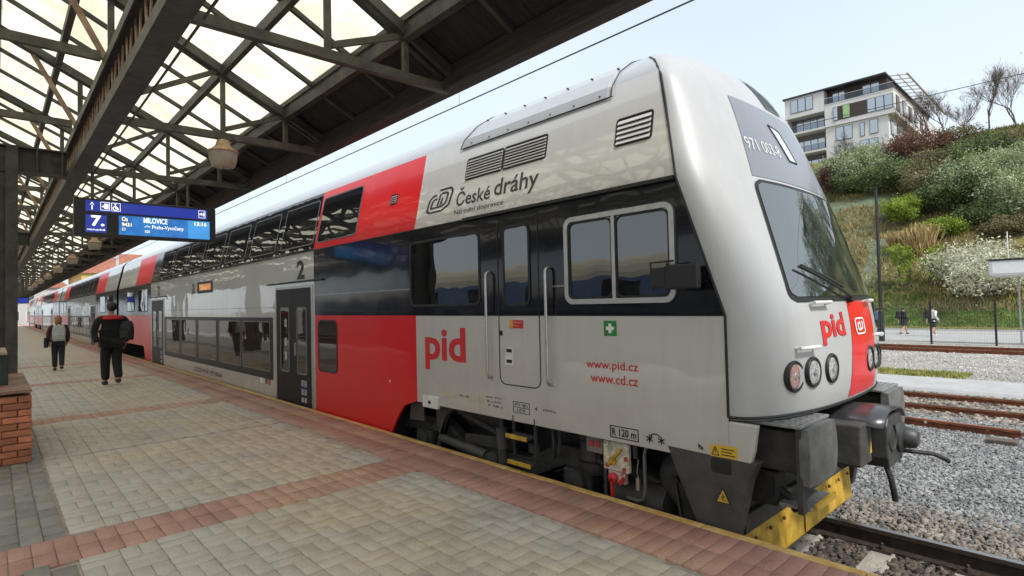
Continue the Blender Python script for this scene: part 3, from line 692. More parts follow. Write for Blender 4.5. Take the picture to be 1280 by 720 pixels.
q = MB()     # pictograms: arrow, exit door, wheelchair, train
def poly(pts): q.add([f5(*p) for p in pts], [list(range(len(pts)))])
poly([(.108,.70),(.114,.70),(.114,.82),(.108,.82)]); poly([(.095,.81),(.100,.84),(.111,.905),(.111,.865)]); poly([(.127,.81),(.122,.84),(.111,.905),(.111,.865)])
def ring_(a0, a1, b0, b1, t1, t2):
    for r_ in ((a0,a1,b0,b0+t2),(a0,a1,b1-t2,b1),(a0,a0+t1,b0+t2,b1-t2),(a1-t1,a1,b0+t2,b1-t2)): poly([(r_[0],r_[2]),(r_[1],r_[2]),(r_[1],r_[3]),(r_[0],r_[3])])
ring_(.165,.225,.70,.92,.003,.01); ring_(.236,.296,.70,.92,.003,.01)
poly([(.19,.74),(.216,.74),(.216,.88),(.19,.88)]); poly([(.173,.80),(.188,.77),(.188,.84)])
import itertools
def disc(a, b, r, n=14, r2=0):
    P1 = [(a+r*.3*math.cos(6.283*k/n), b+r*math.sin(6.283*k/n)) for k in range(n)]
    if not r2: poly(P1); return
    P2 = [(a+r2*.3*math.cos(6.283*k/n), b+r2*math.sin(6.283*k/n)) for k in range(n)]
    for k in range(n): poly([P1[k], P1[(k+1)%n], P2[(k+1)%n], P2[k]])
disc(.262,.885,.02); disc(.262,.775,.06,16,.04); poly([(.258,.86),(.264,.86),(.268,.79),(.280,.79),(.284,.73),(.279,.73),(.275,.77),(.262,.775)])
ring_(.862,.915,.70,.92,.003,.01); poly([(.870,.79),(.886,.79),(.886,.75),(.893,.81),(.886,.87),(.886,.83),(.870,.83)]); poly([(.897,.76),(.908,.76),(.908,.86),(.897,.86)])
q.build('pictograms', M_white, sg)
for x in (1.1, 2.37):
    MB().tube([(x,10.37,3.31),(x,10.37,3.80)], .022, 8).build('hanger', M_iron2, sg)
MB().box(2.66, 2.82, 10.50, 10.56, 2.98, 3.33).build('bracket', mat('pale grey bracket', (.45,.45,.5), .5), sg)
s2 = thing('platform_sign', (.98, 41.0, 2.9), 'small far blue platform sign at the column edge', 'sign')
MB().box(1.0, 1.5, 41.0, 41.12, 2.2, 2.55).build('casing', M_black, s2); MB().box(1.03, 1.47, 40.992, 40.998, 2.24, 2.51).build('screen', M_blue1, s2)
MB().bar((1.25,41.06,2.55),(1.25,41.06,3.7),.05,.05).build('hanger', M_iron, s2)

# brick stair wall with iron bench-end railing, by the column
M_brick = mat('glazed red-brown brick', (.40, .135, .06), .45, var=.25, scale=9, island=.3, bump=.15, bscale=40)
M_mort = mat('brick mortar', (.34, .17, .10), .95, var=.2, scale=20)
M_cop = mat('brown coping tile', (.30, .17, .12), .55, var=.3, scale=8, island=.25)
bw = thing('brick_wall', (-.3, 9.2, 0), 'low red-brown brick parapet beside the dark iron column', 'wall')
MB().box(-1.5, .302, 8.058, 10.38, 0, .72).build('core', M_mort, bw)
bb = MB().box(-.118, .118, 0, .045, -.031, .031).build('brick', M_brick, bw, bev=.004)
bb3 = MB().box(-.055, .055, 0, .045, -.031, .031).build('brick', M_brick, bw, bev=.004)
bb2 = MB().box(0, .045, -.118, .118, -.031, .031).build('brick', M_brick, bw, bev=.004)
first = True; org = Vector((-.3, 9.2, 0))
for r_ in range(10):
    z = .038+r_*.072
    for i in range(8):
        x = .318-.118-i*.243-(.12 if r_ % 2 else 0)
        if x-.118 < -1.5: continue
        o = bb if first else bb.copy()
        if not first: COL.objects.link(o)
        first = False; o.location = (x, 8.02, z)
    if r_ % 2:
        o = bb3 if r_ == 1 else bb3.copy()
        if r_ > 1: COL.objects.link(o)
        o.location = (.318-.055, 8.02, z)
    for i in range(10):
        y = 8.07+.125+i*.243-(.12 if r_ % 2 else 0)
        if y+.118 > 10.4 or y-.118 < 8.05: continue
        o = bb2 if (r_ == 0 and i == 0) else bb2.copy()
        if o is not bb2: COL.objects.link(o)
        o.location = (.275, y, z)
for i in range(10):
    for j in range(6):
        MB().box(.322-.30*(j+1)+.004, .322-.30*j-.004, 8.015+.24*i+.004, 8.015+.24*(i+1)-.004, .752, .785).build('coping_tile', M_cop, bw, bev=.004)
bn = thing('iron_bench', (-.3, 9.6, .785), 'green cast-iron bench end with pale wooden slats on the brick parapet', 'bench')
M_green = mat('dark green cast iron', (.018, .035, .022), .5, var=.3, scale=12)
M_slat = mat('pale weathered wood', (.36, .29, .20), .75, var=.3, scale=5, stretch=(8, 1, 8))
MB().box(.06, .14, 8.75, 8.83, .786, 1.14).build('post', M_green, bn, bev=.006); MB().box(.06, .14, 9.75, 9.83, .786, 1.14).build('post', M_green, bn, bev=.006)
MB().tube([(.10,8.79,.95),(-.05,8.79,.98),(-.12,8.79,.90),(-.06,8.79,.84),(.02,8.79,.86)], .018, 8).build('scroll', M_green, bn, smooth=True)
MB().box(-.5, .155, 8.77, 8.81, 1.10, 1.138).build('arm_rail', M_green, bn)
for i in range(4): MB().box(-.45+.15*i, -.45+.15*i+.13, 8.62, 9.95, 1.142, 1.172).build('slat', M_slat, bn, bev=.005)
# ------------------------------------------------------------------ the double-deck train
T, CX = 3.75, 5.16
PZ = [-.6, 2.52, 3.47, 3.63, 3.76, 3.87, 3.98, 4.05]; PI_ = [0, 0, .2, .32, .5, .75, 1.05, 1.41]
inset = lambda z: float(np.interp(z, PZ, PI_))
SZ = [.5, 1.48, 2.52, 3.40, 3.6, 3.8, 3.9, 4.05]; SY = [1.83, 1.83, 2.18, 2.38, 2.5, 2.75, 2.95, 3.4]
CZ = [.70, .78, 1.0, 1.3, 1.6, 2.05, 2.57, 3.0, 3.3, 3.6, 3.78, 3.9, 3.98, 4.05]; CYv = [1.46, 1.42, 1.40, 1.41, 1.465, 1.62, 1.80, 1.955, 2.08, 2.25, 2.41, 2.6, 2.85, 3.3]
seam = lambda z: float(np.interp(z, SZ, SY))
def cyf(z):      # centre line of the nose, lightly smoothed
    return float(np.mean([np.interp(z+e, CZ, CYv) for e in (-.10,-.05,0,.05,.10)]))
M_grey = paint('silver grey coach paint', (.57, .56, .535), .32, .38, .12, .85, .12)  # same paint as the nose, kept lighter to make up for canopy shade
M_grey_sun = paint('silver grey paint darkened for sun', (.42, .425, .425), .38, .35, .05, .25)  # the side grey again, darkened in colour to offset direct sun
M_redp = paint('signal red coach paint', (.66, .004, .008), .30, .10, .10, .15, 0., .3)
M_blackp = paint('blue-black coach paint', (.005, .006, .012), .15, .15, .12, .18, 0., .3)
M_roofp = paint('light grey roof paint', (.46, .48, .50), .34, .4, .06, .3)
M_under = mat('black underframe paint', (.020, .019, .018), .65, var=.45, scale=9, bump=.3, bscale=40)
M_under2 = mat('dusty grey underframe', (.045, .042, .039), .7, var=.4, scale=9, bump=.08, bscale=60)
M_skirt = mat('dark grey skirt paint', (.055, .052, .048), .6, var=.3, scale=5, bump=.15, bscale=30)
M_rub = mat('black rubber seal', (.012, .012, .012), .5, var=.2, scale=12)
M_alu = mat('brushed aluminium', (.50, .49, .47), .38, metal=.9, var=.1, scale=12)
M_stain = mat('grab rail steel', (.55, .53, .50), .3, metal=.9, var=.1, scale=20)
def darkglass(name, col, ior, rough=.015, wob=.05):
    M = bpy.data.materials.new(name); M.use_nodes = True; t = M.node_tree; N = t.nodes; L = t.links; b = N['Principled BSDF']
    b.inputs['Base Color'].default_value = (*col, 1); b.inputs['Roughness'].default_value = rough; b.inputs['IOR'].default_value = ior
    g_ = N.new('ShaderNodeNewGeometry'); n = N.new('ShaderNodeTexNoise'); n.inputs['Scale'].default_value = 2.4; n.inputs['Detail'].default_value = 1; L.new(g_.outputs['Position'], n.inputs['Vector'])
    bp = N.new('ShaderNodeBump'); bp.inputs['Strength'].default_value = wob; bp.inputs['Distance'].default_value = .05; L.new(n.outputs['Fac'], bp.inputs['Height']); L.new(bp.outputs['Normal'], b.inputs['Normal']); return M
M_glass = darkglass('tinted side glass', (.010, .011, .013), 2.1)
M_glass2 = darkglass('brown tinted passenger glass', (.040, .028, .022), 1.42)
M_wind = darkglass('windscreen glass', (.020, .028, .025), 3.1, .01, .03)
M_blk = mat('black lettering', (.012, .012, .014), .45, var=.1)
M_rtxt = mat('red lettering', (.58, .02, .025), .4, var=.05)
M_wtxt = mat('white lettering', (.78, .78, .78), .45, var=.03)
M_yel = mat('safety yellow paint', (.62, .36, .015), .55, var=.45, scale=9, col2=(.62,.40,.06))

def px_(z, d): return T+inset(z)-d
def sidemap(d): return lambda y, z: (px_(z, d), y, z)
def sp(name, pts, d, M, parent, d0=-.004):
    """a flat piece laid on the coach side: outline in (Y, z), d proud of the wall"""
    n = len(pts); mb = MB(); mb.add([(px_(z, d), y, z) for y, z in pts]+[(px_(z, d0), y, z) for y, z in pts],
        [list(range(n)), list(range(n, 2*n))[::-1]]+[[i, (i+1)%n, n+(i+1)%n, n+i] for i in range(n)])
    return mb.build(name, M, parent)
def sring(name, o_, i_, d, M, parent, d0=-.004):
    mb = MB(); n = len(o_); V = [(px_(z,d),y,z) for y,z in o_]+[(px_(z,d),y,z) for y,z in i_]+[(px_(z,d0),y,z) for y,z in o_]+[(px_(z,d0),y,z) for y,z in i_]; F = []
    for i in range(n):
        j = (i+1)%n; F += [[i,j,n+j,n+i],[i,2*n+i,2*n+j,j],[n+i,n+j,3*n+j,3*n+i]]
    return mb.add(V, F).build(name, M, parent)
def win(y0, y1, z0, z1, parent, r=.06, fr=.022, fd=.007, gd=.004, FM=None, GM=None):
    f_ = sring('window', rrect(y0,y1,z0,z1,r), rrect(y0+fr,y1-fr,z0+fr,z1-fr,max(.01,r-fr)), fd, FM or M_rub, parent)
    sp('pane', rrect(y0+fr*.8,y1-fr*.8,z0+fr*.8,z1-fr*.8,max(.012,r-fr)), gd, GM or M_glass, f_)
    return f_
def stext(name, s, ya, yb, z0, z1, M, parent, bold=0., d=.003):
    q = MB(); text_on(q, s, sidemap(d), ya, yb, z0, z1, bold); return q.build(name, M, parent, fix=False)

def shell(parent, y_end, zones, start=None, ylo=None):
    """coach body: one skin with paint boundaries cut into it. zones: (ya, yb, lower, middle, upper) material numbers"""
    PTS = [(0,.445),(0,1.48),(0,2.52),(.2,3.47),(.255,3.56),(.32,3.63),(.5,3.76),(.75,3.87),(1.05,3.98),(1.41,4.05)]
    full = [(T+i, z) for i, z in PTS]+[(2*CX-T-i, z) for i, z in PTS[-2::-1]]
    cols = [zones[0][0]]+[z[1] for z in zones]
    n = len(full); V = []; F = []; Mi = []
    for ci, y in enumerate(cols):
        for x, z in full:
            V.append((x, seam(z) if (ci == 0 and start == 'cab') else y, z))
    for ci in range(len(cols)-1):
        zo = zones[ci]
        for i in range(n-1):
            k = min(i, n-2-i); mi = zo[2] if k == 0 else zo[3] if k == 1 else zo[4] if k == 2 else 4
            if k == 3: mi = 4
            F.append([ci*n+i, ci*n+i+1, (ci+1)*n+i+1, (ci+1)*n+i]); Mi.append(mi)
    F.append([(len(cols)-1)*n+i for i in range(n)]); Mi.append(2)
    F.append([i for i in range(n)][::-1]); Mi.append(2)
    mb = MB(); mb.v = V; mb.f = F; mb.m = Mi
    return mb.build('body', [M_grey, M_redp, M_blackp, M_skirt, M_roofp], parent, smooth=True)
def skirts(parent, items):
    for pts, M in items: sp('skirt', pts, 0.0, M, parent, d0=-.03)
def pdoor(y0, y1, parent, label=None, detail=True):
    """double-leaf passenger door"""
    d = sring('door', [(y0-.06,-.12),(y1+.06,-.12),(y1+.06,1.98),(y0-.06,1.98)], [(y0,-.10),(y1,-.10),(y1,1.94),(y0,1.94)], .012, M_alu, parent)
    ym = (y0+y1)/2; lf = mat('charcoal door leaf', (.014,.012,.012), .45, var=.2, scale=5, coat=.0, spec=.2)
    for a, b in ((y0+.002, ym-.006), (ym+.006, y1-.002)):
        l_ = sp('door_leaf', [(a,-.10),(b,-.10),(b,1.935),(a,1.935)], .004, lf, d)
    for a, b in ((y0+.18, ym-.16), (ym+.16, y1-.18)):
        o_ = rrect(a, b, .50, 1.62, .06); sring('door_window', o_, rrect(a+.025,b-.025,.525,1.595,.04), .012, mat('grey window rim', (.16,.15,.14), .4), d)
        sp('door_pane', rrect(a+.02,b-.02,.52,1.60,.04), .008, M_glass2, d)
    if detail:
        q = MB(); f_ = sidemap(.0125)
        def disc(yc, zc, r, n=10): q.add([f_(yc+r*math.cos(6.283*k/n), zc+r*math.sin(6.283*k/n)) for k in range(n)], [list(range(n))])
        for yy in (y0+.27,):
            pass
        sp('door_button', rrect(ym-.13, ym-.05, .80, 1.02, .03), .016, mat('steel button plate', (.25,.25,.25), .4, metal=.6), d)
        for i, (yy, zz) in enumerate(((y0+.26,.36),(y0+.38,.36),(y0+.26,.22),(y0+.38,.22))):
            sp('sticker', rrect(yy-.045,yy+.045,zz-.05,zz+.05,.01), .007, mat('blue sticker', (.10,.14,.42), .5, var=.3, scale=60, col2=(.5,.5,.6)), d)
        for yy in (y0+.26, y0+.38): sp('sticker', rrect(yy-.04,yy+.04,.05,.13,.012), .007, mat('grey sticker', (.40,.40,.40), .5, var=.3, scale=60), d)
        for zz in (1.35, 1.02, .78): sp('sticker', rrect(ym+.27,ym+.36,zz-.07,zz+.07,.02), .014, mat('pale pictogram sticker', (.42,.40,.37), .5, var=.6, scale=45), d)
    sp('drip_rail', [(y0-.45,2.03),(y1+.45,2.03),(y1+.45,2.055),(y0-.45,2.055)], .03, M_rub, parent)
    return d

# ---- leading car with the driving cab
car = thing('railcar', (CX, 14.5, -.53), 'leading double-deck cab car in silver, red and black with pid lettering, nearest the camera', 'train car', 'cars of the double-deck train')
G0, R1, B2 = 0, 1, 2
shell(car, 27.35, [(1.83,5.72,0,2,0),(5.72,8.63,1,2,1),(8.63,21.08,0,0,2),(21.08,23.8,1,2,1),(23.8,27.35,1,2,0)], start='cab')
arch = [(5.722,.445),(5.76,.44),(5.9,.40),(6.02,.36),(6.14,.24),(6.25,.10),(6.40,-.14)]
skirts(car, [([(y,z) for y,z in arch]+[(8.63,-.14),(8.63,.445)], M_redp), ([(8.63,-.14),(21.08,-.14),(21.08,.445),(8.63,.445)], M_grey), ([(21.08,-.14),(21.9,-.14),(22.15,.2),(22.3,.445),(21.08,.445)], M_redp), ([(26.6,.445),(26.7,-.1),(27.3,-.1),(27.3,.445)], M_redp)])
MB().box(T+.05, 2*CX-T-.05, 6.45, 21.9, -.5, .5).build('underfloor', M_under, car)
MB().box(T+.12, 2*CX-T-.12, 2.2, 27.2, .42, .50).build('floor_pan', M_under, car)
MB().box(T+.35, 2*CX-T-.35, 27.35, 27.85, .3, 3.5).build('gangway', M_rub, car)
# body lines
sp('body_line', [(8.60,-.14),(8.63,-.14),(8.63,2.0),(8.60,2.0)], .002, M_alu, car)
sp('waist_line', [(5.72,1.476),(1.84,1.476),(1.84,1.484),(5.72,1.484)], .0025, M_rub, car)
sp('waist_line', [(10.3,1.62),(19.2,1.62),(19.2,1.626),(10.3,1.626)], .002, M_skirt, car)
sp('rain_rail', [(2.19,2.505),(4.75,2.505),(4.75,2.535),(2.19,2.535)], .032, M_rub, car)
sp('rain_rail', [(4.8,2.512),(27.3,2.512),(27.3,2.526),(4.8,2.526)], .010, M_rub, car)
sp('trim_line', [(4.6,1.80),(8.6,1.80),(8.6,1.807),(4.6,1.807)], .0025, M_alu, car)
sp('trim_line', [(3.28,1.745),(3.47,1.745),(3.47,1.752),(3.28,1.752)], .0025, M_alu, car)
# cab side windows
cw = sring('cab_window', rrect(2.195,3.295,1.58,2.347,.09,7), rrect(2.238,3.252,1.623,2.304,.05,7), .026, M_alu, car)
sp('pane', rrect(2.235,2.745,1.62,2.305,.05), .006, M_glass, cw); sp('pane', rrect(2.775,3.255,1.62,2.305,.05), .006, M_glass, cw)
sring('pane_seal', rrect(2.243,2.743,1.628,2.299,.06), rrect(2.258,2.728,1.643,2.284,.05), .014, M_rub, cw); sring('pane_seal', rrect(2.777,3.247,1.628,2.299,.06), rrect(2.792,3.232,1.643,2.284,.05), .014, M_rub, cw)
sp('window_post', [(2.743,1.60),(2.777,1.60),(2.777,2.33),(2.743,2.33)], .022, M_alu, cw)
win(4.49, 5.83, 1.585, 2.375, car, .09, .028)
# crew door
cd = sring('crew_door', rrect(3.635,4.215,.79,2.455,.09,6), rrect(3.645,4.205,.80,2.445,.08,6), .004, M_rub, car)
win(3.745, 4.13, 1.575, 2.375, cd, .08, .026, .010, .006)
hp = sring('handle_plate', rrect(4.00,4.125,.99,1.17,.015), rrect(4.02,4.105,1.01,1.15,.01), .010, mat('pale handle plate', (.62,.61,.58), .4), cd)
sp('handle_recess', rrect(4.015,4.11,1.005,1.155,.01), .004, M_rub, hp); sp('handle_grip', rrect(4.02,4.105,1.045,1.115,.012), .014, MATS['pale handle plate'], hp)
sp('door_lock', rrect(4.165,4.19,1.28,1.33,.006), .012, M_rub, cd)
sp('sticker', rrect(3.86,4.00,1.355,1.435,.004), .004, mat('red door sticker', (.50,.02,.02), .5), cd); sp('sticker', rrect(4.00,4.055,1.352,1.437,.004), .004, mat('orange sticker', (.62,.30,.04), .5, var=.3, scale=90), cd)
stext('sticker_print', 'Nebezpečí', 3.99, 3.875, 1.405, 1.42, M_wtxt, cd, .0, .006); stext('sticker_print', 'Danger', 3.99, 3.92, 1.375, 1.387, M_wtxt, cd, .0, .006)
for y, za, zb in ((4.338,.845,1.93), (3.497,.845,1.925)):
    MB().tube([(T+.01,y,zb-.0),(T-.035,y,zb-.005),(T-.058,y,zb-.03),(T-.06,y,zb-.08),(T-.06,y,za+.08),(T-.058,y,za+.03),(T-.035,y,za+.004),(T+.01,y,za)], .0155, 10).build('grab_rail', M_stain, car, smooth=True)
# mirror
mr_ = MB().box(T-.165, T-.10, 1.945, 2.20, 1.675, 1.855).build('mirror', M_blk, car, bev=.012)
MB().box(T-.15, T-.095, 2.205, 2.33, 1.69, 1.84).build('mirror_arm', M_blk, mr_, bev=.008); MB().tube([(T-.12,2.33,1.66),(T-.12,2.345,1.88),(T-.12,2.15,1.885)], .008, 8).build('mirror_bar', M_blk, mr_); MB().box(T-.10, T+.01, 1.99, 2.06, 1.72, 1.80).build('mirror_foot', M_blk, mr_)
# louvres
def louvre(y0, y1, z0, z1, n, parent, slant=0):
    g_ = sring('louvre', rrect(y0,y1,z0,z1,.03), rrect(y0+.012,y1-.012,z0+.012,z1-.012,.022), .006, M_rub, parent)
    sp('louvre_back', rrect(y0+.01,y1-.01,z0+.01,z1-.01,.02), .0015, M_rub, g_)
    h = (z1-z0-.03)/n
    for i in range(n):
        za = z0+.015+i*h; q = MB(); q.add([(px_(za,.018),y0+.02,za+.004),(px_(za,.018),y1-.02,za+.004),(px_(za+h,.003),y1-.02,za+h-.008),(px_(za+h,.003),y0+.02,za+h-.008)]+[(px_(za,.012),y0+.02,za),(px_(za,.012),y1-.02,za),(px_(za+h,-.002),y1-.02,za+h-.014),(px_(za+h,-.002),y0+.02,za+h-.014)], [(0,1,2,3),(4,5,1,0),(7,6,5,4),(1,5,6,2),(0,3,7,4),(2,6,7,3)])
        q.build('slat', M_grey, g_)
louvre(3.60, 4.215, 2.975, 3.225, 7, car); louvre(4.222, 4.84, 2.975, 3.225, 7, car); louvre(2.425, 2.79, 2.89, 3.14, 5, car)
louvre(6.25, 6.42, 2.93, 3.07, 4, car)
# raised roof hatch
rh = []
for z in (3.375, 3.47, 3.56, 3.63, 3.76, 3.87): rh.append(z)
q = MB()
for y in (2.88, 2.93, 4.93, 4.99):
    for z in rh:
        d = .010 if 2.9 < y < 4.95 else .0
        k = (z-3.375)/.5
        q.v.append((px_(z, d), y+k*-.0-(.25*k if y > 4 else 0.25*k*-.0), z+d*.6))
nr = len(rh); q.f = [[c_*nr+i, c_*nr+i+1, (c_+1)*nr+i+1, (c_+1)*nr+i] for c_ in range(3) for i in range(nr-1)]; q.f += [[c_*nr, (c_+1)*nr] + [(c_+1)*nr, c_*nr][:0] for c_ in range(0)]; q.m = [0]*len(q.f)
rhp = q.build('roof_hatch', M_roofp, car, smooth=False)
MB().tube([(px_(3.372,.012),2.86,3.372),(px_(3.372,.012),4.99,3.372)], .005, 6).build('hatch_seal', M_rub, rhp)
MB().tube([(px_(z,.016),4.99-.25*(z-3.375)/.5,z) for z in rh], .005, 6).build('hatch_seal', M_rub, rhp)
MB().tube([(px_(z,.016),2.87,z) for z in rh], .005, 6).build('hatch_seal', M_rub, rhp)
for i in range(7):
    y = 3.0+.3*i; MB().lathe([(.009,-.010),(.009,-.016),(.004,-.02)], (px_(3.41,0),y,3.41), 'x', n=8).build('hatch_bolt', M_rub, rhp)
    MB().lathe([(.009,.0),(.009,-.022),(.004,-.026)], (px_(3.66,0),y-.08,3.68), 'x', n=8).build('hatch_bolt', M_rub, rhp)
# upper deck windows
def upper(parent, wins):
    sp('glass_band', [(wins[-1][1]+.1,2.56),(max(wins[0][0]-.08, 8.64 if wins[0][0] < 10 else 0),2.56),(max(wins[0][0]-.08, 8.64 if wins[0][0] < 10 else 0),3.43),(wins[-1][1]+.1,3.43)], .0025, M_glass, parent)
    for a, b in wins: win(a, b, 2.625, 3.36, parent, .07, .02, .006, .004, FM=mat('thin grey window joint', (.10,.10,.10), .4), GM=M_glass)
upper(car, [(7.255,8.565),(8.70,10.10),(10.36,11.74),(12.02,13.38),(13.64,15.02),(15.28,16.66),(16.92,18.30),(18.56,19.94)])
# lower deck windows in one dark band
def lowband(parent, y0, y1, wins, z0=.30, z1=1.44):
    b_ = sp('window_band', rrect(y0,y1,z0,z1,.03), .005, mat('dark window band', (.022,.019,.018), .4, var=.15, scale=5, coat=.0, spec=.25), parent)
    for a, b in wins: win(a, b, z0+.14, z1-.07, b_, .05, .018, .010, .008, FM=mat('brown-grey window rim', (.17,.155,.135), .45), GM=M_glass2)
lowband(car, 10.42, 19.15, [(10.56,12.12),(12.22,13.70),(13.92,15.42),(15.66,17.12),(17.34,18.90)])
win(7.83, 8.49, .61, 1.41, car, .10, .025, GM=M_glass2)
pdoor(8.73, 10.22, car); pdoor(19.27, 20.92, car)
for a, b in ((21.6,23.2),(23.9,25.4)): win(a, b, 1.60, 2.38, car, .09, .03)
# markings
stext('class_number', '2', 9.30, 8.98, 2.08, 2.40, M_blk, car, .04); stext('class_number', '2', 20.1, 19.75, 2.08, 2.40, M_blk, car, .04)
ds = sp('destination_display', rrect(14.2,15.5,2.02,2.30,.03), .006, M_rub, car); sp('display_text', rrect(14.35,15.3,2.09,2.24,.01), .008, mat('amber display', (.55,.22,.05), .4, var=.7, scale=18, emit=.35), ds)
stext('class_number', 'a', 16.0, 15.75, 2.03, 2.28, M_blk, car, .01)
stext('vehicle_number', 'CZ-ČD 94 54 1 971 003-8', 15.85, 13.55, .085, .225, M_blk, car, .01)
for y, c in ((10.62,(.45,.02,.02)),(10.78,(.05,.05,.06)),(10.92,(.55,.55,.55)),(11.05,(.75,.75,.75))): sp('sticker', rrect(y-.05,y+.05,.20,.40,.006), .003, mat('sticker %.2f' % y, c, .5, var=.3, scale=60), car)
stext('pid_lettering', 'pid', 5.535, 4.762, .85, 1.345, M_rtxt, car, .028)
gc = sp('first_aid_sign', [(2.76,1.311),(2.89,1.311),(2.89,1.438),(2.76,1.438)], .003, mat('green sign', (.02,.20,.05), .5), car)
q = MB(); f_ = sidemap(.005)
for a, b, c_, d_ in ((2.81,2.84,1.335,1.414),(2.785,2.81,1.36,1.389),(2.84,2.865,1.36,1.389)): q.add([f_(a,c_),f_(b,c_),f_(b,d_),f_(a,d_)], [(0,1,2,3)])
q.build('cross', M_wtxt, gc)
stext('web_address', 'www.pid.cz', 3.09, 2.56, 1.012, 1.105, M_rtxt, car, .008); stext('web_address', 'www.cd.cz', 3.045, 2.565, .915, .992, M_rtxt, car, .008)
rb = sring('radius_plate', [(2.575,.475),(2.855,.475),(2.855,.575),(2.575,.575)], [(2.583,.483),(2.847,.483),(2.847,.567),(2.583,.567)], .003, M_blk, car); stext('radius_text', 'R 120 m', 2.835, 2.597, .495, .557, M_blk, rb, .025)
q = MB(); f_ = sidemap(.003)
def stroke(pts, wd, qq=None, ff=None):
    qq = qq or q; ff = ff or f_
    for (a, b), (c_, d_) in zip(pts, pts[1:]):
        L_ = math.hypot(c_-a, d_-b) or 1; nx_, ny_ = -(d_-b)/L_*wd/2, (c_-a)/L_*wd/2
        qq.add([ff(a+nx_,b+ny_), ff(c_+nx_,d_+ny_), ff(c_-nx_,d_-ny_), ff(a-nx_,b-ny_)], [(0,1,2,3)])
for yc in (2.475, 2.37):
    for an in range(0, 180, 60): stroke([(yc-.032*math.cos(R(an+90)), .520-.032*math.sin(R(an+90))), (yc+.032*math.cos(R(an+90)), .520+.032*math.sin(R(an+90)))], .010)
stroke([(2.46+.0-.01, .535)]+[(2.4225+.045*math.cos(R(a)), .535+.03*math.sin(R(a))) for a in range(20, 170, 20)], .010)
stroke([(2.06,.545),(2.025,.522)], .010); stroke([(2.06,.553),(2.06,.523),(2.03,.515)], .008)
q.build('coupling_symbol', M_blk, car, fix=False)
ws = sp('warning_sticker', [(1.775,.487),(1.972,.483),(1.972,.566),(1.775,.574)], .003, mat('yellow sticker', (.62,.40,.03), .5, var=.1), car)
q = MB(); f_ = sidemap(.005); stroke([(1.96,.497),(1.935,.553),(1.905,.497),(1.96,.497)], .006); stroke([(1.934,.535),(1.934,.512)], .006)
for i in range(3): stroke([(1.89,.546-.02*i),(1.79+.02*(i % 2),.546-.02*i)], .007)
q.build('warning_print', M_blk, ws, fix=False)
bx_ = MB().box(T-.03, T+.01, 5.27, 5.57, .405, .545).build('junction_box', mat('white junction box', (.66,.65,.62), .5), car, bev=.006); sp('box_mark', [(5.40,.455),(5.45,.455),(5.45,.49),(5.40,.49)], .033, M_blk, bx_, d0=.029)
for i, y in enumerate((5.15,5.02,4.66,4.52)): sp('faded_mark', rrect(y-.04,y+.04,.56,.64,.03), .0022, mat('faded yellow mark', (.50,.44,.28), .5, var=.1), car)
stext('small_print', 'DK - PR', 4.88, 4.72, .595, .617, M_blk, car, .01)
for i, s_ in enumerate(('Hmot. 47,3 t', 'Br. v. R 73 t', 'P 58 t')): stext('small_print', s_, 4.44-.02*i, 4.18, .63-.042*i, .652-.042*i, M_blk, car, .005)
sq = sring('brake_plate', [(3.80,.53),(4.03,.53),(4.03,.64),(3.80,.64)], [(3.805,.535),(4.025,.535),(4.025,.635),(3.805,.635)], .003, M_blk, car)
sp('plate_line', [(3.805,.583),(4.025,.583),(4.025,.587),(3.805,.587)], .003, M_blk, sq); stext('plate_text', '47 t  58 t', 4.01, 3.82, .597, .625, M_blk, sq, .01); stext('plate_text', '117 Pl', 3.97, 3.86, .545, .573, M_blk, sq, .01)
stext('small_print', '(WC)', 3.62, 3.46, .585, .613, M_blk, car, .01); q = MB(); f_ = sidemap(.003); q.add([f_(3.73,.60),f_(3.70,.618),f_(3.70,.582)], [(0,1,2)]); q.build('small_arrow', M_blk, car, fix=False)
sp('reflector', rrect(6.33,6.355,.62,.65,.008), .006, mat('pale reflector', (.7,.6,.5), .3), car)
# operator logo and name on the sloping upper side
stext('operator_name', 'České', 4.94, 4.36, 2.695, 2.905, mat('dark grey lettering', (.03,.03,.032), .3, var=.2), car, .012)
stext('operator_name', 'dráhy', 4.30, 3.66, 2.655, 2.895, MATS['dark grey lettering'], car, .012)
stext('operator_subtitle', 'Národní dopravce', 4.95, 4.13, 2.585, 2.655, MATS['dark grey lettering'], car, .0)
q = MB(); f_ = sidemap(.0035)
Lg = lambda a, b: (5.515-.42*a-.07*b, 2.69+.255*b)      # slanted logo box
gm = lambda a, b: f_(*Lg(a, b))
def lstroke(pts, wd): stroke(pts, wd, q, gm)
for pts in ([(0,.12),(0,.62),(.13,.78),(.30,.78)], [(0,.12),(.12,0),(.72,0),(1,.22),(1,.84),(.88,1),(.36,1)], [(.16,.20),(.16,.52),(.24,.60),(.36,.60)], [(.16,.20),(.66,.20),(.82,.34),(.82,.74),(.74,.82),(.50,.82)], [(.46,.26),(.46,.80)], [(.60,.26),(.60,.62)]): lstroke(pts, .085)
q.build('operator_logo', MATS['dark grey lettering'], car, fix=False)

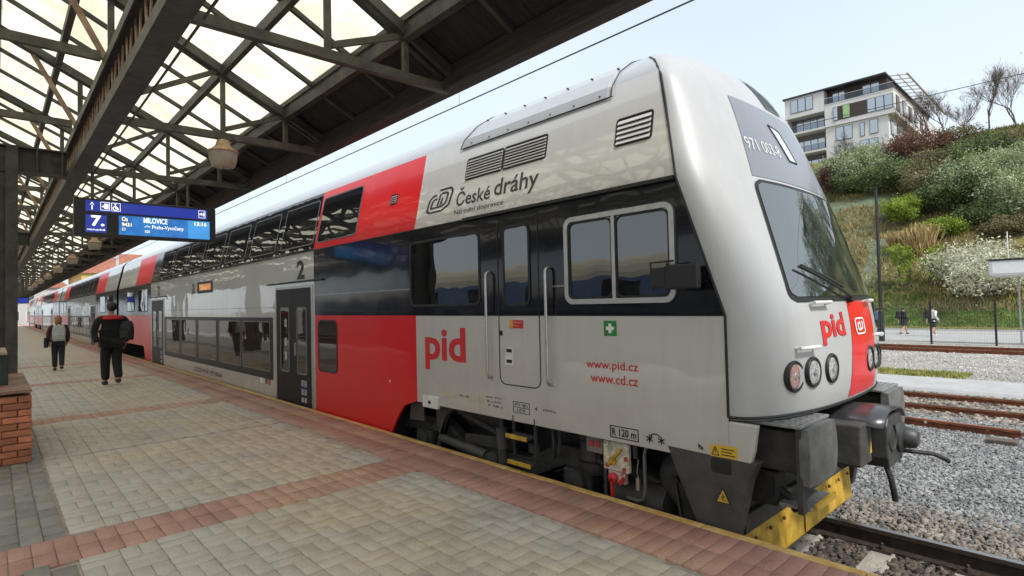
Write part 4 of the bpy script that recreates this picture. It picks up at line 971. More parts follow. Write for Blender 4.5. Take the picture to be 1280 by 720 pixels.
# ---- the nose
def nose(x, z, d=0.):
    def P(x, z):
        hw = max(1.41-inset(z), .001); Ys, Yc = seam(z), cyf(z); r = min(1, abs(x)/hw)
        return Vector((CX+x, Ys-(Ys-Yc)*(1-r**2.2)**(1/2.2), z))
    p = P(x, z)
    if not d: return p
    e = .01; hw = 1.41-inset(z); xa, xb = max(-hw+.003, x-e), min(hw-.003, x+e)
    tx = P(xb, z)-P(xa, z); tz = P(x, z+e)-P(x, z-e); nn = tx.cross(tz).normalized()
    if nn.y > 0: nn = -nn
    return p+nn*d
q = MB(); nzs = [.775]+list(np.linspace(.80, 3.46, 34))+list(np.linspace(3.50, 4.045, 18)); NXs = 48
for z in nzs:
    hw = 1.41-inset(z)
    for i in range(NXs+1): q.v.append(tuple(nose(hw*math.sin(math.pi*(i/NXs-.5)), z)))
n1 = NXs+1; q.f = [[j*n1+i, j*n1+i+1, (j+1)*n1+i+1, (j+1)*n1+i] for j in range(len(nzs)-1) for i in range(NXs)]
o = len(q.v)       # rounded lip underneath
for dz, k in ((-.022, .985), (-.034, .955), (-.036, .85)):
    for i in range(n1):
        v = Vector(q.v[i]); q.v.append((CX+(v.x-CX)*k, 2.0+(v.y-2.0)*(1-(1-k)*1.6), .775+dz))
rows = [list(range(n1))]+[[o+r_*n1+i for i in range(n1)] for r_ in range(3)]
for a, b in zip(rows, rows[1:]): q.f += [[a[i], b[i], b[i+1], a[i+1]] for i in range(NXs)]
q.f.append(rows[-1]); q.m = [0]*len(q.f)
nz_ = q.build('nose', M_grey_sun, car, smooth=True)
def npatch(name, row, z0, z1, nz, nx_, d, M, parent, r=0.):
    mb = MB()
    for j in range(nz+1):
        z = z0+(z1-z0)*j/nz; xa, xb = row(z)
        if r:
            e = min(z-z0, z1-z)
            if e < r: c_ = r-math.sqrt(max(0, r*r-(r-e)**2)); xa += c_; xb -= c_
        for i in range(nx_+1): mb.v.append(tuple(nose(xa+(xb-xa)*i/nx_, z, d)))
    n_ = nx_+1; mb.f = [[j*n_+i, j*n_+i+1, (j+1)*n_+i+1, (j+1)*n_+i] for j in range(nz) for i in range(nx_)]; mb.m = [0]*len(mb.f)
    return mb.build(name, M, parent, smooth=True)
lin = lambda z, za, a, zb, b: a+(b-a)*(z-za)/(zb-za)
M_brow = paint('blue-grey brow panel', (.17,.18,.20), .28, .3, .04, .35)
npatch('brow_panel', lambda z: (lin(z,2.55,-.83,3.31,-.645), lin(z,2.55,.95,3.31,.62)), 2.555, 3.31, 14, 20, .004, M_brow, nz_)
wf = npatch('windscreen_frame', lambda z: (lin(z,1.56,-.985,2.53,-.85), lin(z,1.56,1.06,2.53,.97)), 1.56, 2.53, 34, 24, .006, M_rub, nz_, .09)
npatch('windscreen', lambda z: (lin(z,1.6,-.955,2.5,-.825), lin(z,1.6,1.03,2.5,.945)), 1.60, 2.50, 34, 24, .011, M_wind, wf, .07)
npatch('red_stripe', lambda z: (lin(z,.80,-.20,1.56,-.06), lin(z,.80,.58,1.56,.66)), .80, 1.555, 16, 14, .003, M_redp, nz_)
MB().tube([tuple(nose(1.41*math.sin(R(a)), .774, .0)) for a in range(-90, 91, 3)], .011, 6).build('gasket', M_rub, nz_)
npatch('roof_grille', lambda z: (.12, .50), 3.36, 3.74, 12, 8, .006, mat('striped roof grille', (.20,.21,.22), .5, var=.3, scale=3), nz_)
for i in range(12):
    npatch('grille_slat', lambda z: (.13+.03*i, .145+.03*i), 3.37, 3.73, 10, 1, .012, M_rub, nz_)
hq = MB()
for (a, b), (c_, d_) in zip([(-.13,3.13),(.06,3.10),(.17,2.80),(.0,2.80),(-.13,3.13)], [(.06,3.10),(.17,2.80),(.0,2.80),(-.13,3.13)]):
    hq.tube([nose(a+(c_-a)*k/6, b+(d_-b)*k/6, .006) for k in range(7)], .007, 6)
hq.build('display_surround', M_rub, nz_)
hm = MB(); P4 = [(-.12,3.12),(.055,3.09),(.16,2.81),(.005,2.81)]
for j in range(7):
    for i in range(7):
        u, v = i/6, j/6; a = [(1-u)*P4[0][k]+u*P4[1][k] for k in (0,1)]; b = [(1-u)*P4[3][k]+u*P4[2][k] for k in (0,1)]
        hm.v.append(tuple(nose(a[0]*(1-v)+b[0]*v, a[1]*(1-v)+b[1]*v, .008)))
hm.f = [[j*7+i, j*7+i+1, (j+1)*7+i+1, (j+1)*7+i] for j in range(6) for i in range(6)]; hm.m = [0]*36
hm.build('destination_display', mat('pale blank display', (.55,.57,.60), .25, var=.05, coat=.5), nz_)
nmap = lambda d: (lambda a, b: tuple(nose(a, b, d)))
q = MB(); text_on(q, '971 003-8', nmap(.008), -.735, -.16, 2.80, 2.91, .004); q.build('vehicle_number', mat('grey-white lettering', (.58,.59,.60), .5, var=.1), nz_, fix=False)
q = MB(); text_on(q, 'pid', nmap(.006), -.66, -.235, 1.235, 1.475, .03); q.build('pid_lettering', M_rtxt, nz_, fix=False)
q = MB(); fm = nmap(.008); Ln = lambda a, b: fm(.02+.24*a, 1.285+.125*b)
for pts in ([(0,.12),(0,.9),(.12,1),(.88,1),(1,.88),(1,.12),(.88,0),(.12,0),(0,.12)], [(.25,.25),(.25,.7)], [(.25,.7),(.5,.7)], [(.5,.25),(.5,.8)], [(.5,.25),(.75,.35),(.75,.8)], [(.25,.25),(.5,.25)]): stroke(pts, .10, q, Ln)
q.build('front_logo', M_wtxt, nz_, fix=False)
# headlights
M_lens = mat('headlight glass', (.35, .35, .36), .08, var=.5, scale=60, coat=1.)
M_lens2 = mat('reddish tail lamp glass', (.42, .22, .20), .1, var=.5, scale=60, coat=1.)
M_chrome = mat('lamp reflector', (.6, .6, .6), .15, metal=1.)
def dirlathe(mb, prof, c, dr, n=22):
    c = Vector(c); dr = Vector(dr).normalized(); a = dr.orthogonal().normalized(); b = dr.cross(a); o = len(mb.v)
    for r, h in prof: mb.v += [tuple(c+dr*h+(a*math.cos(6.28319*k/n)+b*math.sin(6.28319*k/n))*r) for k in range(n)]
    F = [[o+i*n+k, o+i*n+(k+1)%n, o+(i+1)*n+(k+1)%n, o+(i+1)*n+k] for i in range(len(prof)-1) for k in range(n)]+[[o+(len(prof)-1)*n+k for k in range(n)]]
    mb.f += F; mb.m += [0]*len(F); return mb
for x, z, L_ in ((-1.03,1.04,M_lens2),(-.82,1.055,M_lens),(-.55,1.06,M_lens),(.36,1.06,M_lens),(.62,1.055,M_lens),(.90,1.04,M_lens2)):
    p = nose(x, z); dr = (nose(x, z, .05)-p)*.6+Vector((0,-.05,0))
    h_ = dirlathe(MB(), [(.113,-.05),(.113,.004),(.106,.014),(.092,.012),(.088,-.005),(.05,-.006)], p, dr).build('headlight', M_rub, nz_, smooth=True)
    dirlathe(MB(), [(.090,.0),(.078,.006),(.045,.011),(.01,.012)], p, dr).build('lens', L_, h_, smooth=True)
    dirlathe(MB(), [(.030,.011),(.026,.015),(.01,.016)], p, dr, 14).build('bulb_cap', M_chrome, h_, smooth=True)
for xa, xb, z in ((-.76,-.50,1.545),(-1.02,-.80,1.235),(.40,.62,1.545),(.80,1.0,1.235)):
    q = MB(); q.tube([nose(xa+(xb-xa)*k/6, z, .045) for k in range(7)], .014, 8)
    for x in (xa+.015, xb-.015): q.tube([nose(x, z, -.01), nose(x, z, .045)], .013, 8)
    q.build('front_handle', mat('white handle', (.66,.66,.65), .4), nz_, smooth=True)
wp = MB(); wp.tube([nose(-.02+(-.74)*k/8, 1.575+.235*k/8, .045) for k in range(9)], .010, 6); wp = wp.build('wiper', M_rub, nz_)
MB().tube([nose(-.10-.60*k/8, 1.67+.16*k/8, .022) for k in range(9)], .012, 6).build('wiper_blade', M_rub, wp); dirlathe(MB(), [(.03,-.02),(.03,.04),(.015,.05)], nose(-.02,1.57), (0,-1,.2), 12).build('wiper_pivot', M_rub, wp)
MB().tube([(T+inset(z)-.002, seam(z), z) for z in (.77,1.1,1.48,1.8,2.2,2.52,2.9,3.2,3.42,3.52,3.62)]+[tuple(nose(-(1.41-inset(z)), z)) for z in (3.72,3.82,3.92,4.0)], .010, 8).build('seam', M_rub, nz_)
# corner piece under the nose, grey skirt, front apron
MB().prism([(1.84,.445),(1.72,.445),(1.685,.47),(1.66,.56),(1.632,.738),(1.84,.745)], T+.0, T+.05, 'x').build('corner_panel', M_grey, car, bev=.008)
for s_ in (0, 1):
    xa, xb = (T-.001, T+.12) if s_ == 0 else (2*CX-T-.12, 2*CX-T)
    sk = MB().prism([(2.33,.503),(1.64,.488),(1.70,.36),(1.80,-.05),(1.86,-.34),(2.02,-.34),(2.10,-.02)], xa, xb, 'x').build('corner_skirt', M_skirt, car, bev=.01)
    if s_ == 0:
        sp('jack_pocket', rrect(1.82,1.97,.37,.475,.02), .003, M_rub, sk)
        tri = sp('voltage_sign', [(1.83,.165),(1.945,.165),(1.8875,.275)], .004, M_blk, sk); sp('voltage_field', [(1.842,.172),(1.933,.172),(1.8875,.26)], .0055, M_yel, tri)
        q = MB(); f_ = sidemap(.007); stroke([(1.893,.235),(1.878,.212),(1.896,.21),(1.884,.182)], .007); q.build('voltage_flash', M_blk, tri, fix=False)
MB().box(T+.16, 2*CX-T-.16, 1.86, 2.3, -.12, .735).build('front_beam', M_under, car)
MB().box(T+.17, 2*CX-T-.17, 1.78, 1.86, .40, .73).build('buffer_beam', M_under, car)
pg = MB(); pg.prism([(1.80,-.385),(1.825,-.40),(1.90,-.09),(1.875,-.085)], 3.94, 6.27, 'x'); pg.v = [(v[0], 1.805 + (v[1]-1.80)*.3, v[2]) for v in pg.v]
plo = pg.build('plough', M_yel, car)
MB().bar((3.93,1.83,-.02),(6.28,1.83,-.02),.03,.13).build('plough_beam', M_under2, plo)
for i in range(9):
    for z in (-.14,): MB().lathe([(.016,0),(.016,-.012),(.008,-.018)], (4.05+.26*i,1.806,z), 'y', n=8).build('plough_bolt', mat('rust-brown bolt', (.16,.05,.03), .8), plo)
MB().box(5.0, 5.012, 1.800, 1.806, -.38, -.09).build('plough_joint', M_rub, plo)
for cx_ in (4.18, 6.14):
    bu = MB(); nb = 10
    for j in range(nb+1):
        for i in range(nb+1):
            u, v = i/nb*2-1, j/nb*2-1; c_ = .012*(u*u+v*v); ru = 1-.04*v*v; rv = 1-.06*u*u
            bu.v.append((cx_+.27*u*ru, 1.35+c_, .53+.195*v*rv))
    k = nb+1; bu.f = [[j*k+i, j*k+i+1, (j+1)*k+i+1, (j+1)*k+i] for j in range(nb) for i in range(nb)]
    edge = [i for i in range(k)]+[j*k+nb for j in range(1,k)]+[nb*k+i for i in range(nb-1,-1,-1)]+[j*k for j in range(nb-1,0,-1)]
    o = len(bu.v)
    for e in edge: v = bu.v[e]; bu.v.append((v[0], 1.43, v[2]))
    ne = len(edge); bu.f += [[edge[i], edge[(i+1)%ne], o+(i+1)%ne, o+i] for i in range(ne)]+[[o+i for i in range(ne)]]; bu.m = [0]*len(bu.f)
    b_ = bu.build('buffer', mat('grey-black buffer plate', (.15,.15,.147), .5, metal=.3, var=.3, scale=10), car, smooth=True)
    MB().box(cx_-.20, cx_+.20, 1.431, 1.80, .40, .68).build('buffer_case', M_under2, b_, bev=.01)
    tr = MB().box(cx_-.29, cx_+.27, 1.41, 1.80, .722, .742).build('tread_plate', mat('grey tread plate', (.28,.28,.275), .5, metal=.5, var=.2, scale=30), b_, bev=.004)
    for i in range(10):
        for j in range(7):
            a = R(45 if (i+j) % 2 else -45); xx, yy = cx_-.26+.055*i, 1.435+.055*j; MB
    st = MB()
    for i in range(10):
        for j in range(7):
            a = R(45 if (i+j) % 2 else -45); xx, yy = cx_-.26+.055*i, 1.435+.055*j
            st.bar((xx-.016*math.cos(a), yy-.016*math.sin(a), .7435), (xx+.016*math.cos(a), yy+.016*math.sin(a), .7435), .007, .004)
    tag(st.build('tread_studs', MATS['grey tread plate'], tr), kind='stuff')
    s0 = cx_-.235 if cx_ < CX else cx_+.20
    MB().box(s0-.03, s0+.035, 1.415, 1.455, .155, .72).build('step_hanger', M_under2, b_, bev=.004)
    MB().box(s0+.36, s0+.41, 1.56, 1.59, .17, .42).build('step_hanger', M_under2, b_, bev=.004)
    sx0, sx1 = (s0+.037, s0+.47) if cx_ < CX else (s0-.40, s0+.03)
    MB().box(sx0, sx1, 1.40, 1.60, .165, .185).build('step_tread', MATS['grey tread plate'], b_); MB().box(sx0+.07, sx1+.01, 1.375, 1.398, .155, .195).build('step_edge', M_yel, b_)
# coupler
M_cpl = mat('black-grey coupler casting', (.05,.05,.05), .5, metal=.3, var=.3, scale=12)
cp = MB(); cp.prism([(4.98,.28),(5.36,.28),(5.40,.36),(5.40,.60),(5.34,.66),(5.0,.66),(4.95,.6),(4.95,.36)], 1.17, 1.42, 'y'); cpl = cp.build('coupler', M_cpl, car, bev=.012)
MB().box(5.06, 5.27, 1.42, 1.9, .36, .58).build('coupler_shaft', M_cpl, cpl, bev=.01)
MB().lathe([(.125,0),(.12,-.02),(.085,-.04),(.078,-.10),(.055,-.125),(.02,-.13)], (5.29,1.17,.47), 'y', n=20).build('coupler_cone', M_cpl, cpl, smooth=True)
MB().lathe([(.11,.002),(.10,-.01),(.08,.03),(.03,.04)], (5.07,1.17,.50), 'y', n=20).build('coupler_funnel', M_under, cpl, smooth=True)
q = MB()
for j, y in enumerate((1.16,1.3,1.5,1.72)):
    for i in range(9):
        u = i/8; q.v.append((4.80+.66*u, y, .685+.04*math.sin(math.pi*u)-.07*(abs(u-.5)*2)**4+.008*math.sin(9*u+3*j)))
q.f = [[j*9+i, j*9+i+1, (j+1)*9+i+1, (j+1)*9+i] for j in range(3) for i in range(8)]; q.m = [0]*24
cv_ = q.build('coupler_cover', mat('shiny black cover sheet', (.03,.03,.033), .3, var=.3, scale=8, coat=.3), cpl, smooth=True); sm_ = cv_.modifiers.new('solid', 'SOLIDIFY'); sm_.thickness = .012
eb = MB().box(4.66, 4.93, 1.27, 1.52, .33, .64).build('coupler_box', M_under2, cpl, bev=.015)
q = MB().add([(4.86,1.268,.40),(4.915,1.268,.40),(4.905,1.268,.50)], [(0,1,2)]); q.build('warning_triangle', M_yel, eb, fix=False)
for i in range(3): MB().box(5.42, 5.44, 1.19, 1.34, .34+.1*i, .41+.1*i).build('coupler_rib', M_cpl, cpl)
MB().tube([(5.30,1.16,.36),(5.36,1.08,.35),(5.44,.98,.335),(5.50,.93,.30),(5.54,.90,.27)], .017, 8).build('release_handle', M_under, cpl, smooth=True)
MB().tube([(5.0,1.20,.30),(5.0,1.17,.2),(5.02,1.16,.10),(5.05,1.16,.03)], .022, 8).build('air_hose', M_under, cpl, smooth=True)
MB().tube([(4.70,1.6,.68),(4.55,1.55,.62),(4.62,1.45,.42),(4.8,1.45,.28),(5.0,1.4,.3)], .018, 8).build('air_hose', M_under, cpl, smooth=True)
MB().tube([(3.98,1.85,.30),(4.1,1.72,.24),(4.3,1.68,.36),(4.5,1.72,.30)], .03, 8).build('air_hose', M_under, cpl, smooth=True)
for k_, (xa, ya, za, xb, yb, zb, dp) in enumerate(((4.55,1.74,.66,4.98,1.50,.34,.20),(5.40,1.74,.66,5.75,1.70,.42,.26),(5.5,1.74,.60,5.95,1.72,.50,.18),(4.3,1.76,.42,4.75,1.74,.40,.16),(3.98,1.80,.55,4.25,1.74,.40,.20))):
    MB().tube([(xa+(xb-xa)*u, ya+(yb-ya)*u-.10*math.sin(math.pi*u), za+(zb-za)*u-dp*math.sin(math.pi*u)) for u in np.linspace(0, 1, 9)], .014+.004*(k_ % 2), 7).build('air_hose', M_under if k_ % 2 else M_rub, cpl, smooth=True)
for xb in (4.75, 4.95, 5.37, 5.57):
    for zb in (.46, .68): MB().lathe([(.018,0),(.018,-.014),(.010,-.016),(.010,-.03)], (xb,1.78,zb), 'y', n=6).build('beam_bolt', mat('rusty bolt', (.14,.07,.045), .8, var=.3), car)
q = MB(); q.box(4.0, 4.18, 1.62, 1.80, .14, .38); q.tube([(4.09,1.66,.26),(4.09,1.57,.2),(4.13,1.54,.10)], .03, 8); q.build('cable_socket', M_under, car, bev=.02)
for z in (.22,.28): MB().tube([(4.2,1.78,z),(4.8,1.78,z+.05)], .012, 8).build('bright_pipe', M_stain, car)
# ---- under the cab floor: bogie, dampers, valves, steps
bg_ = MB(); X0 = 4.02
bg_.prism([(2.55,.10),(2.9,.22),(3.7,.22),(4.1,.02),(5.2,.02),(5.55,.22),(6.3,.22),(6.6,.08),(6.5,-.02),(5.7,.04),(5.3,-.14),(4.0,-.14),(3.6,.04),(2.7,0)], X0, X0+.14, 'x')
bog = bg_.build('bogie', M_under2, car, bev=.012)
def wheel(y, parent):
    w_ = MB().lathe([(.46,-.0),(.485,.02),(.46,.03),(.455,.125),(.44,.13),(.39,.12),(.37,.06),(.16,.05),(.13,-.02),(.03,-.03)], (4.36,y,-.07), 'x', n=36).build('wheel', M_under, parent, smooth=True)
    MB().lathe([(.13,-.10),(.14,-.02),(.11,.02)], (4.15,y,-.07), 'x', n=20).build('axle_end', M_under2, w_, smooth=True)
    return w_
wheel(3.42, bog); wheel(5.92, bog)
for y in (3.42, 5.92):
    MB().box(3.96, 4.2, y-.17, y+.17, -.18, .05).build('axle_box', M_under2, bog, bev=.03)
    MB().lathe([(.10,-.05),(.11,0),(.08,.03)], (3.96,y-.02,-.06), 'x', n=16).build('axle_cover', M_under2, bog, smooth=True)
    for dy in (-.30, .30):
        q = MB(); q.tube([(4.08+.055*math.cos(a), y+dy+.055*math.sin(a), -.12+.024*a/1) for a in np.linspace(0, 6.283*2.2, 40)], .013, 6); q.build('coil_spring', M_under, bog)
MB().lathe([(.15,.04),(.16,.09),(.155,.14),(.175,.17),(.155,.20),(.15,.33),(.17,.35),(.17,.46)], (4.02,3.22,.02), n=22).build('air_spring', M_under, bog, smooth=True)
MB().tube([(3.90,5.45,.03),(3.90,5.37,.02)], .05, 12).build('damper_joint', M_under2, bog); dm = MB().tube([(3.90,5.38,.025),(3.90,4.98,-.005)], .052, 14).build('yaw_damper', M_skirt, bog, smooth=True); MB().tube([(3.90,4.975,-.005),(3.90,4.62,-.032)], .060, 14).build('damper_sleeve', M_skirt, dm, smooth=True)
MB().prism([(4.66,-.12),(4.4,-.12),(4.42,.02),(4.52,.04),(4.62,-.02)], 3.86, 3.95, 'x').build('damper_bracket', M_under2, bog)
MB().tube([(3.88,4.345,.48),(3.88,4.345,.31)], .028, 10).build('vertical_damper', M_under2, bog, smooth=True); MB().tube([(3.88,4.345,.32),(3.88,4.335,.10)], .062, 14).build('damper_sleeve', M_skirt, bog, smooth=True); MB().tube([(3.88,4.335,.10),(3.88,4.33,-.10)], .055, 14).build('damper_sleeve', M_under2, bog, smooth=True)
MB().prism([(5.50,.50),(5.15,.50),(5.10,.44),(5.35,.30),(5.45,.10),(5.55,-.08),(5.48,-.08),(5.56,.30)], 3.90, 3.96, 'x').build('anchor_bracket', M_skirt, car, bev=.01)
sring('bracket_eye', rrect(5.14,5.34,.425,.48,.025), rrect(5.17,5.31,.438,.467,.012), -.14, M_alu, car, d0=-.15)
MB().tube([(4.15,5.1,.33),(4.15,4.45,.33)], .16, 20).build('air_reservoir', M_under, car, smooth=True)
MB().bar((4.0,5.25,.36),(4.0,4.4,.18),.04,.05).build('brake_rod', M_under2, bog); MB().bar((4.0,5.1,.06),(4.0,4.3,.12),.03,.12).build('stabiliser', M_under2, bog)
MB().prism([(5.98,.51),(5.72,.51),(5.70,.20),(6.02,.18)], 3.83, 3.85, 'x').build('mud_flap', M_skirt, car)
for (ya, yb, z) in ((3.755,4.04,.33),(3.71,4.02,.085)):
    s_ = MB().box(3.66, 3.80, ya, yb, z-.02, z).build('step', M_under2, car); MB().box(3.648, 3.659, ya, yb, z-.028, z+.012).build('step_edge', M_yel, s_)
for y in (4.035, 3.74): MB().bar((3.76,y,.50),(3.76,y-.01,.07),.012,.03).build('step_hanger', M_under2, car)
MB().box(3.80, 3.86, 3.78, 3.88, .15, .24).build('small_box', M_under2, car, bev=.006)
q = MB(); q.tube([(3.86,3.62,.50),(3.86,3.60,.30),(3.90,3.64,.12)], .016, 8); q.tube([(3.85,3.52,.50),(3.84,3.50,.34),(3.88,3.55,.18)], .016, 8); q.tube([(3.95,4.1,.40),(3.92,3.9,.47),(3.92,3.6,.42),(3.95,3.4,.44)], .022, 8); q.build('hoses', M_under2, car, smooth=True)
MB().bar((3.92,3.03,.50),(3.92,3.03,-.12),.035,.05).build('bracket_bar', M_under2, car)
vb = MB().box(3.82, 3.9, 2.99, 3.17, .29, .44).build('valve_box', mat('grey valve box', (.17,.15,.14), .6, var=.2), car, bev=.006)
for y in (3.04, 3.11): MB().box(3.812, 3.819, y-.022, y+.022, .345, .395).build('red_label', mat('red label', (.42,.04,.03), .6, var=.3, scale=50), vb)
M_cream = mat('dirty cream valve panel', (.55,.50,.40), .6, var=.35, scale=22)
vp_ = MB().box(3.80, 3.84, 2.715, 2.97, .185, .425).build('brake_valve_panel', M_cream, car, bev=.006)
MB().bar((3.785,2.90,.235),(3.785,2.78,.375),.02,.035,(1,0,0)).build('yellow_lever', M_yel, vp_); MB().lathe([(.035,0),(.035,-.02),(.015,-.03)], (3.80,2.87,.265), 'x', n=14).build('lever_hub', M_yel, vp_)
for y, z in ((2.93,.22),(2.76,.21),(2.74,.30)): MB().lathe([(.02,0),(.02,-.006)], (3.80,y,z), 'x', n=12).build('red_spot', mat('dull red spot', (.35,.05,.04), .6), vp_)
for y, z in ((2.90,.37),): MB().lathe([(.03,0),(.028,-.006)], (3.80,y,z), 'x', n=16).build('gauge', mat('green gauge', (.30,.38,.24), .4), vp_)
stext('panel_print', '0 I', 2.96, 2.91, .395, .415, M_blk, vp_, 0, -.044)
rv = MB().box(3.81, 3.85, 2.76, 2.93, .085, .18).build('red_valve_plate', mat('red and white valve plate', (.45,.10,.08), .6, var=.3, scale=18, col2=(.6,.52,.46)), car, bev=.004)
M_rv = mat('red valve paint', (.45,.02,.02), .45, var=.2)
MB().lathe([(.04,0),(.045,-.03),(.02,-.05)], (3.81,2.87,.125), 'x', n=14).build('valve_knob', M_rv, rv, smooth=True); MB().bar((3.775,2.87,.125),(3.775,2.86,-.02),.022,.03).build('valve_handle', M_rv, rv); MB().bar((3.79,2.80,.09),(3.79,2.76,.14),.02,.03).build('valve_handle', M_rv, rv)
for k_ in range(3):
    MB().tube([(3.87,3.12-.05*k_,.29),(3.87,3.12-.05*k_,.22),(3.88,3.06-.05*k_,.19),(3.9,2.98,.19)], .009, 6).build('cable', M_under2, car, smooth=True)
MB().tube([(3.85,2.68,.48),(3.85,2.68,.31)], .022, 10).build('pipe_stub', M_under2, car)
q = MB(); q.tube([(3.86,2.66,.30),(3.85,2.67,.2),(3.85,2.655,.15)], .005, 6); q.build('chain', M_stain, car); MB().tube([(3.84,2.655,.16),(3.84,2.655,.06)], .020, 10).build('padlock', M_stain, car)
MB().tube([(3.83,2.33,.44),(3.82,2.50,.445),(3.82,2.56,.42),(3.82,2.575,.36),(3.83,2.58,.08),(3.83,2.60,.0),(3.84,2.66,-.03),(3.86,2.78,-.03)], .014, 10).build('bent_pipe', mat('grey pipe', (.13,.12,.11), .5), car, smooth=True)
rs = MB().lathe([(.02,-.03),(.12,-.025),(.20,.01),(.235,.06),(.235,.5)], (3.96,2.33,.17), 'x', n=30).build('brake_tank', M_under2, car, smooth=True); MB().bar((3.92,2.36,.17),(3.90,2.27,-.28),.015,.03,(1,0,0)).build('tank_lever', M_skirt, rs); MB().lathe([(.03,0),(.03,-.03)], (3.93,2.36,.19), 'x', n=12).build('tank_cap', M_under, rs)
MB().tube([(4.0,2.95,-.05),(4.0,2.45,-.05)], .14, 20).build('horizontal_tank', M_under2, car, smooth=True)
MB().box(4.3, 5.9, 2.2, 6.6, -.35, .45).build('bogie_core', M_under, car)

# ---- the other cars
def midcar(y0, y1, label, last=False):
    c = thing('railcar', (CX, (y0+y1)/2, -.53), label, 'train car', 'cars of the double-deck train')
    a, b = y0+6.4, y1-6.0
    shell(c, y1, [(y0,y0+3.4,1,2,0),(y0+3.4,a,1,2,1),(a,b,0,0,2),(b,y1-3.2,1,2,1),(y1-3.2,y1,1,2,0)])
    skirts(c, [([(y0+.1,-.1),(y0+1.0,-.1),(y0+1.2,.445),(y0+.1,.445)], M_redp), ([(y0+5.3,.445),(y0+5.5,.2),(y0+5.8,-.14),(a,-.14),(a,.445)], M_redp), ([(a,-.14),(b,-.14),(b,.445),(a,.445)], M_grey), ([(b,-.14),(b+.8,-.14),(b+1.1,.445),(b,.445)], M_redp)])
    MB().box(T+.05, 2*CX-T-.05, a, b, -.5, .5).build('underfloor', M_under, c); MB().box(T+.2, 2*CX-T-.2, y0+.4, y1-.4, -.3, .5).build('bogie_core', M_under, c)
    MB().box(T+.35, 2*CX-T-.35, y1, y1+.4, .3, 3.5).build('gangway', M_rub, c)
    sp('rain_rail', [(y0,2.512),(y1,2.512),(y1,2.526),(y0,2.526)], .010, M_rub, c)
    n_ = 8; st_ = (b-a)/n_
    upper(c, [(a+st_*i+.12, a+st_*(i+1)-.12) for i in range(n_)])
    pdoor(a+.1, a+1.75, c, detail=False); pdoor(b-1.75, b-.1, c, detail=False)
    wa, wb = a+1.95, b-1.95; st_ = (wb-wa-.2)/6
    lowband(c, wa, wb, [(wa+.1+st_*i+.08, wa+.1+st_*(i+1)-.08) for i in range(6)])
    for q0 in (y0+.9, y0+3.2, b+1.0, b+3.2): win(q0, q0+1.6, 1.60, 2.38, c, .09, .03)
    return c
midcar(27.85, 54.1, 'second double-deck train car, behind the walking man in dark clothes')
midcar(54.6, 80.8, 'third double-deck train car, beside the walker with the grey backpack')
midcar(81.3, 107.5, 'farthest double-deck train car at the vanishing end of the platform')
# ------------------------------------------------------------------ overhead wires
M_wire = mat('dark contact wire', (.03,.03,.03), .6)
def wire(name, pts, r, label): return tag(MB().tube(pts, r, 5).build(name, M_wire), label, 'wire')
ow = thing('overhead_wire', (5.4, 30, 4.75), 'overhead wire with droppers above the train roof beside the canopy eaves', 'wire')
MB().tube([(5.4,-30,4.76),(5.4,20,4.76),(5.4,120,4.76)], .010, 5).build('contact_wire', M_wire, ow)
MB().tube([(5.42,-30,6.0),(5.42,20,5.9),(5.42,60,6.0),(5.42,120,6.0)], .007, 5).build('carrier_wire', M_wire, ow)
for y in (6.9, 14.0, 21.0, 28.0, 36.0): MB().tube([(5.4,y,4.76),(5.42,y,5.9)], .004, 4).build('dropper', M_wire, ow)
wire('overhead_wire', [(13.9,-30,5.63),(13.9,120,5.63)], .008, 'thin overhead wire crossing the sky right of the apartment block')
wire('overhead_wire', [(28.0,-60,7.3),(28.0,200,7.3)], .011, 'thin dark cable crossing in front of the wooded bank')
# far gantry mast
gm_ = thing('catenary_mast', (8.4, 62, -.6), 'pale steel overhead-line mast standing behind the far end of the train', 'mast')
M_mast = mat('pale galvanised mast', (.42,.43,.44), .6)
MB().box(8.3, 8.5, 61.9, 62.1, -.6, 8.6).build('post', M_mast, gm_); MB().bar((8.4,62,6.6),(5.2,62,7.0),.06,.06).build('arm', M_mast, gm_); MB().bar((8.4,62,7.8),(5.2,62,7.1),.04,.04).build('stay', M_mast, gm_); MB().bar((5.2,62,7.1),(5.2,62,4.8),.04,.04).build('registration_arm', M_mast, gm_)
gm2 = thing('catenary_mast', (9.0, 38, -.6), 'nearer overhead-line mast showing just below the departure board', 'mast')
MB().box(8.93, 9.07, 37.9, 38.1, -.6, 8.2).build('post', M_mast, gm2); MB().bar((9.0,38,6.3),(5.4,38,6.6),.05,.05).build('arm', M_mast, gm2); MB().bar((9.0,38,7.4),(5.4,38,6.7),.03,.03).build('stay', M_mast, gm2)

